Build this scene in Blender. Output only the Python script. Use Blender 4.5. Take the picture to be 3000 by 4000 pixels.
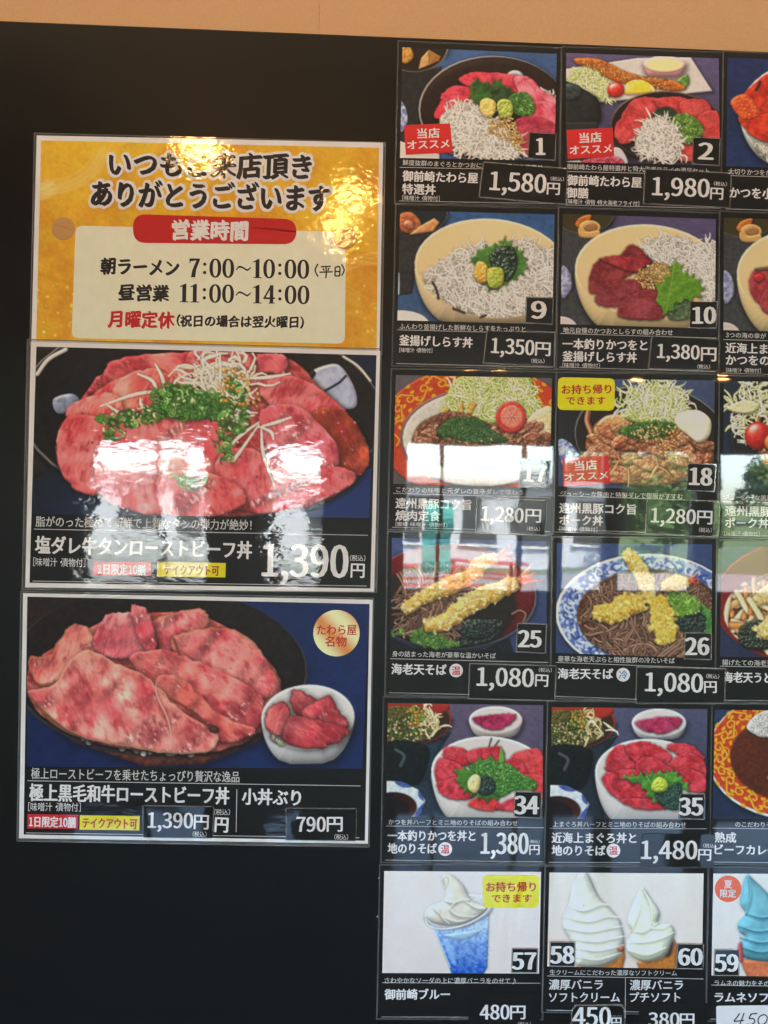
import bpy, bmesh, math, random, os
import numpy as np
scene = bpy.context.scene
for o in list(bpy.data.objects): bpy.data.objects.remove(o, do_unlink=True)
COL = scene.collection
random.seed(7)

# ---------------------------------------------------------------- camera
# solved from the grid of menu cards: rows are the camera's right, down and forward axes in the board's frame
RC = np.array([[0.99969551, -0.0213783, -0.01232321], [0.02148634, 0.99973126, 0.00870297], [0.01213384, -0.0089651, 0.99988619]])
CB = np.array([-0.02237273, 0.59409366, -0.96248059])
Z0 = 1.55+CB[1]                                   # height of the board frame's origin above the floor
import mathutils
def b2w(v): return mathutils.Vector((v[0], v[2], Z0-v[1]))
def bdir(v): return mathutils.Vector((v[0], v[2], -v[1]))
cam = bpy.data.cameras.new('camera'); camo = bpy.data.objects.new('camera', cam); COL.objects.link(camo)
r_, d_, f_ = bdir(RC[0]), bdir(RC[1]), bdir(RC[2])
m = mathutils.Matrix((( r_.x, -d_.x, -f_.x), (r_.y, -d_.y, -f_.y), (r_.z, -d_.z, -f_.z))).to_4x4()
m.translation = b2w(CB); camo.matrix_world = m
cam.sensor_fit = 'VERTICAL'; cam.sensor_height = 24; cam.sensor_width = 18; cam.lens = 18
cam.clip_start = .02; cam.clip_end = 1500
scene.camera = camo

# ---------------------------------------------------------------- sky, sun, exposure
w = bpy.data.worlds.new('World'); scene.world = w; w.use_nodes = True
nt = w.node_tree; bgn = nt.nodes['Background']
sky = nt.nodes.new('ShaderNodeTexSky'); sky.sky_type = 'NISHITA'; sky.sun_disc = False
SUN_EL, SUN_AZ = math.radians(52), math.radians(25)   # behind the building, a little to the right
sky.sun_elevation = SUN_EL; sky.sun_rotation = SUN_AZ; sky.dust_density = 2.5
nt.links.new(sky.outputs[0], bgn.inputs[0]); bgn.inputs[1].default_value = .15
sun = bpy.data.lights.new('sun', 'SUN'); sun.energy = 3.2; sun.angle = math.radians(.5); sun.color = (1, .95, .87)
suno = bpy.data.objects.new('sun', sun); COL.objects.link(suno)
sd_ = mathutils.Vector((math.sin(SUN_AZ)*math.cos(SUN_EL), math.cos(SUN_AZ)*math.cos(SUN_EL), math.sin(SUN_EL)))
suno.rotation_euler = sd_.to_track_quat('Z', 'Y').to_euler(); suno.location = (0, 0, 30)
vs = scene.view_settings; vs.view_transform = 'Standard'; vs.look = 'None'; vs.gamma = 1; vs.use_curve_mapping = False
vs.exposure = 5.74
def area_lamp(name, loc, tgt, size, watts, col, size_y=None):
    l = bpy.data.lights.new(name, 'AREA'); l.energy = watts; l.color = col; l.size = size
    if size_y: l.shape = 'RECTANGLE'; l.size_y = size_y
    o = bpy.data.objects.new(name, l); COL.objects.link(o); o.location = loc
    o.rotation_euler = (mathutils.Vector(loc)-mathutils.Vector(tgt)).to_track_quat('Z', 'Y').to_euler()
    return o
# two added fill lights, switched off, and a warm wash added above the board
area_lamp('added_fill_light', (-2.0, -1.25, 2.55), (-1.6, -.9, 0), .7, .0, (1, .93, .84))
area_lamp('added_fill_light', (2.0, -1.25, 2.55), (1.6, -.9, 0), .7, .0, (1, .93, .84))
area_lamp('wash_light', (0, -.42, 2.56), (0, 0, 1.9), 2.2, .10, (1, .70, .42), .06)

# ---------------------------------------------------------------- helpers
def lin(c): c = np.asarray(c, float)/255.; return np.where(c <= .04045, c/12.92, ((c+.055)/1.055)**2.4)
K = .72                                            # what a perfect white print shows in this light: print colours are divided by it
def alb(c, k=K): return tuple(np.clip(lin(c)/k, 0, .88))+(1,)
def P(px, py):
    """photo pixel -> (X, Z) on the plane of the menu board"""
    d = RC.T@np.array([(px-1500)/3000., (py-2000)/3000., 1.]); s = -CB[2]/d[2]; q = CB+d*s
    return q[0], Z0-q[1]
class Crop:
    def __init__(s, x, y, f): s.x, s.y, s.f = x, y, f
    def __call__(s, x, y): return P(s.x+x*s.f, s.y+y*s.f)
    def q(s, pts): return [s(*p) for p in pts]

MATS = {}
def nodes(name):
    m = bpy.data.materials.new(name); m.use_nodes = True; t = m.node_tree; b = t.nodes['Principled BSDF']; return m, t, b
def wave_bump(t, layers, seed=0.):
    """sum of noise heights in metres, from position in space, so that a film and the print under it ripple together"""
    geo = t.nodes.new('ShaderNodeNewGeometry'); tot = None
    for (sx, sz, amp, det) in layers:
        mp = t.nodes.new('ShaderNodeMapping'); mp.inputs['Scale'].default_value = (sx, .001, sz); mp.inputs['Location'].default_value = (seed, seed*1.7, seed*.6)
        t.links.new(geo.outputs['Position'], mp.inputs[0])
        n = t.nodes.new('ShaderNodeTexNoise'); n.inputs['Scale'].default_value = 1; n.inputs['Detail'].default_value = det
        t.links.new(mp.outputs[0], n.inputs['Vector'])
        mu = t.nodes.new('ShaderNodeMath'); mu.operation = 'MULTIPLY'; mu.inputs[1].default_value = amp; t.links.new(n.outputs['Fac'], mu.inputs[0])
        if tot is None: tot = mu.outputs[0]
        else:
            a = t.nodes.new('ShaderNodeMath'); t.links.new(tot, a.inputs[0]); t.links.new(mu.outputs[0], a.inputs[1]); tot = a.outputs[0]
    b = t.nodes.new('ShaderNodeBump'); b.inputs['Strength'].default_value = 1; b.inputs['Distance'].default_value = 1
    t.links.new(tot, b.inputs['Height']); return b.outputs[0]
WAVE = {'card': [(9, 7, .00022, 0), (45, 45, .000016, 1), (380, 380, .0000012, 1)],
        'poster': [(6.5, 4.5, .0026, 0), (30, 55, .00018, 1), (110, 300, .00005, 2)],
        'sign': [(5, 7, .0012, 0), (80, 100, .00021, 1), (330, 400, .00007, 2)],
        'tag': [(22, 26, .00030, 0), (420, 420, .0000022, 1)],
        'rough_tag': [(22, 26, .00040, 0), (300, 340, .000024, 2)]}
def laminated(name, col, wave='card', attr=None, rough=.5):
    key = (name, wave)
    if key in MATS: return MATS[key]
    m, t, b = nodes(name); b.inputs['Roughness'].default_value = rough; b.inputs['Specular IOR Level'].default_value = .25
    if attr:
        a = t.nodes.new('ShaderNodeVertexColor'); a.layer_name = attr; t.links.new(a.outputs[0], b.inputs['Base Color'])
    else:
        geo = t.nodes.new('ShaderNodeNewGeometry'); n = t.nodes.new('ShaderNodeTexNoise'); n.inputs['Scale'].default_value = 60; n.inputs['Detail'].default_value = 6
        t.links.new(geo.outputs['Position'], n.inputs['Vector'])
        mx = t.nodes.new('ShaderNodeMix'); mx.data_type = 'RGBA'; mx.inputs[6].default_value = col; mx.inputs[7].default_value = tuple(c*.86 for c in col[:3])+(1,)
        t.links.new(n.outputs['Fac'], mx.inputs[0]); t.links.new(mx.outputs[2], b.inputs['Base Color'])
    b.inputs['Coat Weight'].default_value = 1; b.inputs['Coat Roughness'].default_value = .02; b.inputs['Coat IOR'].default_value = 1.5
    t.links.new(wave_bump(t, WAVE[wave], {'card': 0, 'poster': 3.3, 'sign': 1.1, 'tag': 5.2, 'rough_tag': 5.2}[wave]), b.inputs['Coat Normal'])
    MATS[key] = m; return m
def clear_film(wave='card', alpha=.12, col=(.55, .56, .56, 1)):
    key = ('clear_film', wave)
    if key in MATS: return MATS[key]
    m, t, b = nodes('clear_film'); b.inputs['Base Color'].default_value = col; b.inputs['Roughness'].default_value = .12
    b.inputs['Alpha'].default_value = alpha; b.inputs['Coat Weight'].default_value = 1; b.inputs['Coat Roughness'].default_value = .03
    t.links.new(wave_bump(t, WAVE[wave]), b.inputs['Normal'])
    MATS[key] = m; return m
def plain(name, col, rough=.6, spec=.4, var=.15, scale=30, coat=0, bump=0, metal=0, col2=None):
    if name in MATS: return MATS[name]
    m, t, b = nodes(name); b.inputs['Roughness'].default_value = rough; b.inputs['Specular IOR Level'].default_value = spec; b.inputs['Metallic'].default_value = metal
    geo = t.nodes.new('ShaderNodeNewGeometry'); n = t.nodes.new('ShaderNodeTexNoise'); n.inputs['Scale'].default_value = scale; n.inputs['Detail'].default_value = 8
    t.links.new(geo.outputs['Position'], n.inputs['Vector'])
    mx = t.nodes.new('ShaderNodeMix'); mx.data_type = 'RGBA'; mx.inputs[6].default_value = tuple(col[:3])+(1,); mx.inputs[7].default_value = (tuple(col2[:3]) if col2 else tuple(c*(1-2*var) for c in col[:3]))+(1,)
    t.links.new(n.outputs['Fac'], mx.inputs[0]); t.links.new(mx.outputs[2], b.inputs['Base Color'])
    if coat: b.inputs['Coat Weight'].default_value = coat; b.inputs['Coat Roughness'].default_value = .08
    if bump:
        bp = t.nodes.new('ShaderNodeBump'); bp.inputs['Strength'].default_value = 1; bp.inputs['Distance'].default_value = bump
        t.links.new(n.outputs['Fac'], bp.inputs['Height']); t.links.new(bp.outputs[0], b.inputs['Normal'])
    MATS[name] = m; return m
def emitter(name, col, strength):
    m, t, b = nodes(name); b.inputs['Base Color'].default_value = (.8, .8, .8, 1); b.inputs['Emission Color'].default_value = tuple(col)+(1,); b.inputs['Emission Strength'].default_value = strength
    MATS[name] = m; return m

def thing(name, label, cat, loc, group=None, rot=None):
    o = bpy.data.objects.new(name, None); COL.objects.link(o); o.location = loc; o.empty_display_size = .02
    if rot: o.rotation_euler = rot
    o['label'] = label; o['category'] = cat
    if group: o['group'] = group
    return o
def link(name, me, mat, parent=None, label=None):
    o = bpy.data.objects.new(name, me); COL.objects.link(o)
    if mat is not None and not me.materials: me.materials.append(mat)
    if parent is not None: o.parent = parent
    if label: o['label'] = label
    return o
def structure(o): o['kind'] = 'structure'; return o
def mesh(name, verts, faces, mat, parent=None, label=None, org=None):
    if org is not None: verts = [(v[0]-org[0], v[1]-org[1], v[2]-org[2]) for v in verts]
    me = bpy.data.meshes.new(name); me.from_pydata([tuple(v) for v in verts], [], faces); me.update()
    return link(name, me, mat, parent, label)
def rounded(q, r, n=4):
    """q: corners (X,Z) clockwise from top left; r: radius in metres"""
    q = [np.array(p) for p in q]; out = []; N = len(q)
    for i in range(N):
        a, b, c = q[i-1], q[i], q[(i+1) % N]
        if r <= 0: out.append(b); continue
        u = (a-b)/np.linalg.norm(a-b); v = (c-b)/np.linalg.norm(c-b)
        p0, p1 = b+u*r, b+v*r
        for k in range(n+1):
            t = k/n; out.append((1-t)**2*p0+2*t*(1-t)*b+t*t*p1)
    return out
def plate(name, q, h0, h1, mat, parent=None, org=None, r=0, bev=0., n=4, label=None):
    """a sheet of outline q standing h0..h1 in front of the board plane (metres)"""
    o = rounded(q, r, n); N = len(o); c = sum(o)/N; V = []; F = []
    A = sum(o[i][0]*o[(i+1) % N][1]-o[(i+1) % N][0]*o[i][1] for i in range(N))
    if A > 0: o = o[::-1]
    bev = min(bev, (h1-h0)*.9)
    def inset(p, d): v = c-p; L = np.linalg.norm(v)+1e-9; return p+v/L*d
    rings = [[(p[0], -h0, p[1]) for p in o], [(p[0], -(h1-bev), p[1]) for p in o]]
    if bev > 0: rings.append([(inset(p, bev*1.4)[0], -h1, inset(p, bev*1.4)[1]) for p in o])
    for R in rings: V += R
    for k in range(len(rings)-1):
        for i in range(N): j = (i+1) % N; F.append((k*N+i, k*N+j, (k+1)*N+j, (k+1)*N+i))
    F.append(tuple(range((len(rings)-1)*N, len(rings)*N))[::1]); F.append(tuple(range(N))[::-1])
    ob = mesh(name, V, F, mat, parent, label, org)
    bm = bmesh.new(); bm.from_mesh(ob.data); bmesh.ops.recalc_face_normals(bm, faces=bm.faces); bm.to_mesh(ob.data); bm.free()
    return ob
def box(name, lo, hi, mat, parent=None, org=None, bev=0, label=None):
    bm = bmesh.new(); bmesh.ops.create_cube(bm, size=1)
    for v in bm.verts: v.co = mathutils.Vector([(lo[i]+hi[i])/2+v.co[i]*(hi[i]-lo[i]) for i in range(3)])
    if bev: bmesh.ops.bevel(bm, geom=bm.edges[:], offset=bev, segments=2, affect='EDGES')
    if org is not None: bmesh.ops.translate(bm, verts=bm.verts, vec=(-org[0], -org[1], -org[2]))
    me = bpy.data.meshes.new(name); bm.to_mesh(me); bm.free(); return link(name, me, mat, parent, label)
def lerp(a, b, t): return (a[0]+(b[0]-a[0])*t, a[1]+(b[1]-a[1])*t)

# ---------------------------------------------------------------- lettering
def cjk_font():
    try:
        d = bpy.utils.system_resource('DATAFILES', path='fonts')
        for f in os.listdir(d):
            if 'CJK' in f: return bpy.data.fonts.load(os.path.join(d, f))
    except Exception: pass
    return None
FONT = cjk_font()
CHARS = ',0123456789♪あいうおかがきぐげこごさざしすせそただちっつてでとどなにのはばぴふぶぷまみむめもやょらりろわをんアイウオカクコシジスセソタダチッテトニネハバビフブプポミムメュラリルレロン・ー一上丼乗付休元円冷切前力厚可合名味和品営噌地場塩夏大天妙定小屋崎州帰幸店度弾当御性慢成抜持揚新日旨昼時曜月朝本来業極毛汁沢海温満漬濃火焼熟牛物特生相祝税組絶群翌老肉脂膳自華製詰豚豪質贅足身辛込近逸遠選釜釣間限頂食飯魅鮮黒！（）［］'
def _glyph_mesh(body, sl):
    c = bpy.data.curves.new('lettering', 'FONT'); c.body = body; c.resolution_u = 3; c.space_line = sl
    if FONT: c.font = FONT
    o = bpy.data.objects.new('lettering', c); me = bpy.data.meshes.new_from_object(o)
    bpy.data.objects.remove(o); bpy.data.curves.remove(c)
    v = np.zeros(len(me.vertices)*3); me.vertices.foreach_get('co', v); v = v.reshape(-1, 3)[:, :2]
    f = [tuple(p.vertices) for p in me.polygons]; bpy.data.meshes.remove(me); return v, f
_GL = {}
def _load_glyphs():
    """every character on a line of its own in one text, then cut apart again: far quicker than one text each"""
    SL = 4.
    v, f = _glyph_mesh('\n'.join(CHARS), SL)
    line_of = np.round(-(v[:, 1]-.35*EM0)/SL).astype(int)
    parts = {}
    for t in f: parts.setdefault(int(line_of[t[0]]), []).append(t)
    for k, ch in enumerate(CHARS):
        t = parts.get(k, []); ids = sorted({i for q in t for i in q}); mp = {i: n for n, i in enumerate(ids)}
        _GL[ch] = (v[ids]+np.array([0, k*SL]), [tuple(mp[i] for i in q) for q in t])
_a, _b = _glyph_mesh('日日', 1)[0], _glyph_mesh('日', 1)[0]
EM0 = EM = _a[:, 0].max()-_b[:, 0].max()           # one em in font units
_load_glyphs()
def glyphs(body, slant=0.):
    x = 0.; V = []; F = []; n = 0
    for ch in body:
        if ch in _GL and len(_GL[ch][0]):
            v, f = _GL[ch]
            if slant: v = np.stack([v[:, 0]+.03*(v[:, 1]-.38*EM), v[:, 1]+slant*(v[:, 0]-.5*EM)], 1)
            V.append(v+np.array([x, 0])); F += [tuple(i+n for i in t) for t in f]; n += len(v)
        x += EM*({',': .278}.get(ch, .555 if ch.isdigit() else .45 if ch in '（）［］・' else 1.))+(-.0*EM)
        if ch in '（［' and ch in _GL and len(_GL[ch][0]): V[-1] = V[-1]-np.array([.5*EM, 0])
    if not V: return np.zeros((0, 2)), []
    return np.vstack(V), F
def lettering(body, p0, p1, h, mat, parent, org, dep, bold=1, kind='k', spread=None, name='lettering', off=None, label=None, slant=0.):
    """p0,p1: ends of the centre line on the board plane, h: glyph height in metres (k: kanji box, d: digits), dep: distance in front"""
    off = 0.
    v, f = glyphs(body, slant)
    if len(v) == 0: return None
    x0, x1 = v[:, 0].min(), v[:, 0].max(); em = (h/.92 if kind == 'k' else h/.735)/EM; cy = (.38 if kind == 'k' else .367)*EM
    p0, p1 = np.array(p0), np.array(p1); u = p1-p0; L = np.linalg.norm(u); u = u/L; n = np.array([-u[1], u[0]])
    s = spread if spread is not None else {0: [(0, 0)], 1: [(-.022, 0), (.022, 0), (0, .014), (0, -.014)], 2: [(-.034, .0), (.034, 0), (-.017, .016), (.017, -.016), (0, .02), (0, -.02)], 3: [(-.03, .028), (0, 0), (.03, -.028), (-.015, .014), (.015, -.014)]}[bold]
    V = []; F = []
    for k, (dx, dy) in enumerate(s):
        X = (v[:, 0]-x0)/(x1-x0)*L+dx*h; Y = (v[:, 1]-cy)*em+dy*h
        q = p0+X[:, None]*u+Y[:, None]*n; b = len(V); d = dep+k*.000012
        V += [(a, -d, c) for a, c in q]; F += [tuple(i+b for i in t) for t in f]
    return mesh(name, V, F, mat, parent, label, org)
def stroke(pts, wd, mat, parent, org, dep, name='handwriting'):
    """pen line along (X,Z) points"""
    p = smooth(np.array(pts), False, 6); d = np.gradient(p, axis=0); n = np.stack([-d[:, 1], d[:, 0]], 1); n /= np.linalg.norm(n, axis=1)[:, None]+1e-9
    a = p+n*wd/2; b = p-n*wd/2; N = len(p); V = [(x, -dep, z) for x, z in a]+[(x, -dep, z) for x, z in b]
    return mesh(name, V, [(i, N+i, N+i+1, i+1) for i in range(N-1)], mat, parent, None, org)
def line(p0, p1, wd, mat, parent, org, dep, name='rule_line'):
    return stroke([p0, lerp(p0, p1, .5), p1], wd, mat, parent, org, dep, name)
# ---------------------------------------------------------------- print painter (numpy only)
def vnoise(h, w, sc, rng, octv=3):
    out = np.zeros((h, w)); amp = 1.0; tot = 0.0
    for _ in range(octv):
        sc = max(sc, 1.0)
        g = rng.random((int(h/sc)+3, int(w/sc)+3))
        y = np.arange(h)/sc; x = np.arange(w)/sc
        iy = y.astype(int); ix = x.astype(int)
        fy = y-iy; fx = x-ix; fy = fy*fy*(3-2*fy); fx = fx*fx*(3-2*fx)
        r = g[iy]*(1-fy)[:, None]+g[iy+1]*fy[:, None]
        out += amp*(r[:, ix]*(1-fx)+r[:, ix+1]*fx)
        tot += amp; amp *= .55; sc /= 2.1
    return out/tot

def fn(X, Y, rng, sc, ang=0., st=1., octv=3):
    """value noise at any coordinates, stretched st times along ang"""
    a = math.radians(ang); U = (X*math.cos(a)+Y*math.sin(a))/st; V = -X*math.sin(a)+Y*math.cos(a); out = 0; amp = 1.; tot = 0
    for _ in range(octv):
        g = rng.random((64, 64)); u = U/sc+300; v = V/sc+300; iu = u.astype(int); iv = v.astype(int); fu = u-iu; fv = v-iv
        fu = fu*fu*(3-2*fu); fv = fv*fv*(3-2*fv); i0, i1, j0, j1 = iu % 64, (iu+1) % 64, iv % 64, (iv+1) % 64
        out = out+amp*((g[j0, i0]*(1-fu)+g[j0, i1]*fu)*(1-fv)+(g[j1, i0]*(1-fu)+g[j1, i1]*fu)*fv); tot += amp; amp *= .55; sc /= 2.1
    return out/tot

def smooth(pts, closed=True, n=5):
    p = np.asarray(pts, float)
    if len(p) < 3: return p
    if closed: q = np.vstack([p[-1], p, p[0], p[1]])
    else: q = np.vstack([2*p[0]-p[1], p, 2*p[-1]-p[-2]])
    t = np.linspace(0, 1, n, endpoint=False)[:, None]
    out = []
    for i in range(len(q)-3):
        a, b, c, d = q[i:i+4]
        out.append(.5*(2*b+(c-a)*t+(2*a-5*b+4*c-d)*t*t+(3*b-a-3*c+d)*t**3))
    out = np.vstack(out)
    return out if closed else np.vstack([out, p[-1]])

def el(cx, cy, rx, ry, ang=0, a0=0, a1=360, n=40):
    t = np.radians(np.linspace(a0, a1, n, endpoint=(a1-a0) < 360)); a = math.radians(ang)
    x = rx*np.cos(t); y = ry*np.sin(t)
    return np.stack([cx+x*math.cos(a)-y*math.sin(a), cy+x*math.sin(a)+y*math.cos(a)], 1)

def seg_d2(X, Y, a, b):
    dx, dy = b[0]-a[0], b[1]-a[1]; L = dx*dx+dy*dy+1e-9
    t = np.clip(((X-a[0])*dx+(Y-a[1])*dy)/L, 0, 1)
    return (X-a[0]-t*dx)**2+(Y-a[1]-t*dy)**2

FISH_ = ((244, 242, 238), (228, 225, 220), (252, 250, 246), (212, 208, 204))
class Pic:
    def __init__(s, quad, W, seed=1, bg=(40, 40, 40)):
        q = np.asarray(quad, float); s.rng = np.random.default_rng(seed)
        u = q[1]-q[0]; v = q[3]-q[0]
        s.W = W; s.H = int(round(W*np.hypot(*v)/np.hypot(*u))); s.k = W/np.hypot(*u)
        s.o = q[0]; s.M = np.linalg.inv(np.stack([u/W, v/s.H], 1))
        s.a = np.zeros((s.H, s.W, 3))+np.array(bg)/255.
    def T(s, p): return (np.asarray(p, float)-s.o)@s.M.T
    def win(s, P, pad):
        x0 = max(0, int(P[:, 0].min()-pad)); x1 = min(s.W, int(P[:, 0].max()+pad)+2)
        y0 = max(0, int(P[:, 1].min()-pad)); y1 = min(s.H, int(P[:, 1].max()+pad)+2)
        if x1-x0 < 1 or y1-y0 < 1: return None
        Y, X = np.mgrid[y0:y1, x0:x1]
        return slice(y0, y1), slice(x0, x1), X+.5, Y+.5
    def sd(s, P, X, Y):
        m = np.full(X.shape, 1e9); ins = np.zeros(X.shape, bool); Q = np.roll(P, -1, 0)
        for a, b in zip(P, Q):
            m = np.minimum(m, seg_d2(X, Y, a, b))
            if a[1] != b[1]:
                c = (a[1] > Y) != (b[1] > Y)
                ins ^= c & (X < (b[0]-a[0])*(Y-a[1])/(b[1]-a[1])+a[0])
        d = np.sqrt(m); return np.where(ins, d, -d)
    def bg(s, c1, c2, ang=90, fr=9, na=.10):
        Y, X = np.mgrid[0:s.H, 0:s.W]; a = math.radians(ang)
        t = (X/s.W-.5)*math.cos(a)+(Y/s.H-.5)*math.sin(a)+.5
        n = vnoise(s.H, s.W, fr, s.rng, 4)-.5
        t = np.clip(t, 0, 1)[..., None]
        if na > .05:
            n = n+.5*(fn(X, Y, s.rng, 3, 20, 9, 2)-.5)+.4*(fn(X, Y, s.rng, 90, 0, 1, 2)-.5)
        s.a = (np.array(c1)*(1-t)+np.array(c2)*t)/255.*(1+na*2*n[..., None])
    def blob(s, pts, c1, c2=None, R=30, amp=0, fr=14, st=None, spec=.25, sh=.5, sr=14, sm=1, soft=1., nz=.5, edge=None, ew=5, op=1., base=.58, L=(-.4, -.62, .68), ramp=None, rel=.6, jag=0):
        p = np.asarray(pts, float)
        if sm: p = smooth(p, True, 4 if len(p) > 12 else 6)
        if jag: p = p+s.rng.normal(0, jag, p.shape)
        P = s.T(p); k = s.k
        w = s.win(P, sr*k*1.8+2)
        if w is None: return
        ys, xs, X, Y = w; d = s.sd(P, X, Y); A = s.a[ys, xs]
        if sh > 0:
            dd = s.sd(P+np.array([.25, .5])*sr*k*.6, X, Y)
            f = np.clip(1+dd/(sr*k*1.3+.01), 0, 1); A *= (1-sh*.8*f*f)[..., None]
        m = np.clip(d/soft+.5, 0, 1)*op
        Rk = max(R*k, .5); t = np.clip(d/Rk, 0, 1)
        h = Rk*np.sqrt(np.maximum(1-(1-t)**2, 0))*.8
        if amp: h = h+amp*k*(vnoise(*X.shape, max(fr*k, 1.5), s.rng, 2 if fr > 20 else 3)-.5)*2*np.minimum(1, t*3)
        hy, hx = np.gradient(h) if min(h.shape) > 2 else (h*0, h*0)
        hx *= rel; hy *= rel; nrm = np.sqrt(hx*hx+hy*hy+1); dif = (-hx*L[0]-hy*L[1]+L[2])/nrm
        Hx, Hy, Hz = L[0]*.5, L[1]*.5, (L[2]+1)*.5; hn = math.sqrt(Hx*Hx+Hy*Hy+Hz*Hz)
        sp = np.clip((-hx*Hx-hy*Hy+Hz)/nrm/hn, 0, 1)**28
        c1 = np.array(c1)/255.; c2 = c1 if c2 is None else np.array(c2)/255.
        n = vnoise(*X.shape, max(fr*k*1.3, 1.2), s.rng, 3)
        v = np.clip((n-.5)*2.6*nz*2+.5, 0, 1)
        if st is not None:
            a = math.radians(st[0]); q = X*math.cos(a)+Y*math.sin(a)+ (n-.5)*st[1]*k*(st[3] if len(st) > 3 else 2)
            v = np.clip(v*(1-st[2])+st[2]*(.5+.5*np.sin(q*2*math.pi/(st[1]*k)))**1.5, 0, 1)
        if ramp is not None:
            a = math.radians(ramp); q = X*math.cos(a)+Y*math.sin(a); mm = d > 0
            if mm.any():
                lo, hi = q[mm].min(), q[mm].max(); v = np.clip(.75*(q-lo)/(hi-lo+1e-6)+.25*v, 0, 1)
        v = v[..., None]; C = c1*(1-v)+c2*v
        C = C*(base+(1-base)*np.clip(dif/.68, 0, 1.5))[..., None]+(spec*sp)[..., None]
        if edge is not None:
            e = np.clip(1-d/(ew*k), 0, 1)[..., None]; C = C*(1-e)+np.array(edge)/255.*e
        m = m[..., None]; s.a[ys, xs] = A*(1-m)+np.clip(C, 0, 1)*m
    def tube(s, pts, r, c, sh=.35, hl=.35, sm=1, op=1., taper=0):
        p = np.asarray(pts, float)
        if sm and len(p) > 2: p = smooth(p, False, 4)
        P = s.T(p); rk = max(r*s.k, .55); w = s.win(P, rk*2.2+1)
        if w is None: return
        ys, xs, X, Y = w; m = np.full(X.shape, 1e9); m2 = m.copy(); o = rk*.35
        for i in range(max(1, len(P)-1)):
            a = P[i]; b = P[min(i+1, len(P)-1)]
            f = 1. if not taper else max(.3, 1-taper*abs(2*i/max(1, len(P)-2)-1))
            m = np.minimum(m, np.sqrt(seg_d2(X, Y, a, b))/f)
            if hl: m2 = np.minimum(m2, seg_d2(X, Y, a-o, b-o))
        A = s.a[ys, xs]; d = m
        if sh: A *= (1-sh*np.clip(1.9-d/rk, 0, 1))[..., None]
        k = np.clip(rk-d+.5, 0, 1)*op; t = np.clip(d/rk, 0, 1)
        C = np.array(c)/255.*(.74+.26*np.sqrt(1-t*t))[..., None]
        if hl: C = C+hl*np.clip(1-np.sqrt(m2)/(rk*.7), 0, 1)[..., None]
        k = k[..., None]; s.a[ys, xs] = A*(1-k)+np.clip(C, 0, 1)*k
    def meat(s, pts, c1, c2, dark, fat, ang=40, g=1., R=13, fold=1., fats=.5, darks=.5, wet=.5, edge=None, sh=.5, sm=1, bands=0., jag=2.5):
        """a thin slice of meat or fish: grain, marbling, soft folds, wet highlights"""
        p = np.asarray(pts, float)
        if sm: p = smooth(p, True, 6)
        p = p+s.rng.normal(0, jag, p.shape); P = s.T(p); k = s.k; w = s.win(P, 34*k*g+2)
        if w is None: return
        ys, xs, X, Y = w; d = s.sd(P, X, Y); A = s.a[ys, xs]; r = s.rng; q = k*g
        dd = s.sd(P+np.array([.2, .45])*10*q, X, Y); f = np.clip(1+dd/(26*q), 0, 1); A *= (1-sh*f*f)[..., None]
        c1, c2, dark, fat = [np.array(c)/255. for c in (c1, c2, dark, fat)]
        n1 = fn(X, Y, r, 62*q, ang, 1.6); v = np.clip((n1-.5)*3+.5, 0, 1)[..., None]; C = c1*(1-v)+c2*v
        n3 = fn(X, Y, r, 24*q, ang, 1.8); v = (np.clip((n3-.56)*4.5, 0, 1)*darks)[..., None]; C = C*(1-v)+dark*v
        n2 = 1-abs(2*fn(X, Y, r, 17*q, ang, 3.4)-1); v = (np.clip((n2-.84)*7, 0, 1)*fats)[..., None]; C = C*(1-v)+fat*v
        if bands:
            n5 = fn(X, Y, r, 60*q, 0, 1, 2); v = .5+.5*np.sin((X*math.cos(math.radians(ang+90))+Y*math.sin(math.radians(ang+90))+(n5-.5)*70*q)*2*math.pi/(15*q)); v = (np.clip(v-.35, 0, 1)*bands)[..., None]; C = C*(1-v)+fat*v
        t = np.clip(d/(R*q), 0, 1); h = R*q*.55*np.sqrt(np.maximum(1-(1-t)**2, 0))+fold*30*q*fn(X, Y, r, 85*q, ang+75, 2.6, 2)+2.2*q*fn(X, Y, r, 9*q, ang, 2.2, 2)
        hy, hx = np.gradient(h) if min(h.shape) > 2 else (h*0, h*0); nr = np.sqrt(hx*hx+hy*hy+1); L = (-.42, -.62, .66)
        dif = (-hx*L[0]-hy*L[1]+L[2])/nr; sp = np.clip((-hx*.23-hy*.34+.91)/nr, 0, 1)**60
        C = C*(.42+.62*np.clip(dif/.66, 0, 1.45))[..., None]
        n4 = fn(X, Y, r, 7*q, ang, 2.5, 2); C = C+(wet*.75*sp*np.clip((n4-.5)*4, 0, 1))[..., None]
        if edge is not None:
            e = np.clip(1-d/((5+9*fn(X, Y, r, 20*q))*q), 0, 1)[..., None]*.85; C = C*(1-e)+np.array(edge)/255.*e
        m = np.clip(d/1.6+.5, 0, 1)[..., None]; s.a[ys, xs] = A*(1-m)+np.clip(C, 0, 1)*m
    def clip0(s): s._c = s.a.copy()
    def clip1(s, poly):
        P = s.T(poly); Y, X = np.mgrid[0:s.H, 0:s.W]; m = np.clip(s.sd(P, X+.5, Y+.5)*.7+.5, 0, 1)[..., None]
        s.a = s._c*(1-m)+s.a*m
    def pts_in(s, poly, n):
        P = s.T(smooth(poly)); lo = P.min(0); hi = P.max(0); q = lo+s.rng.random((n*4, 2))*(hi-lo)
        ok = s.sd(P, q[:, 0], q[:, 1]) > 0; q = q[ok][:n]
        return q@np.linalg.inv(s.M).T+s.o
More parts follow.
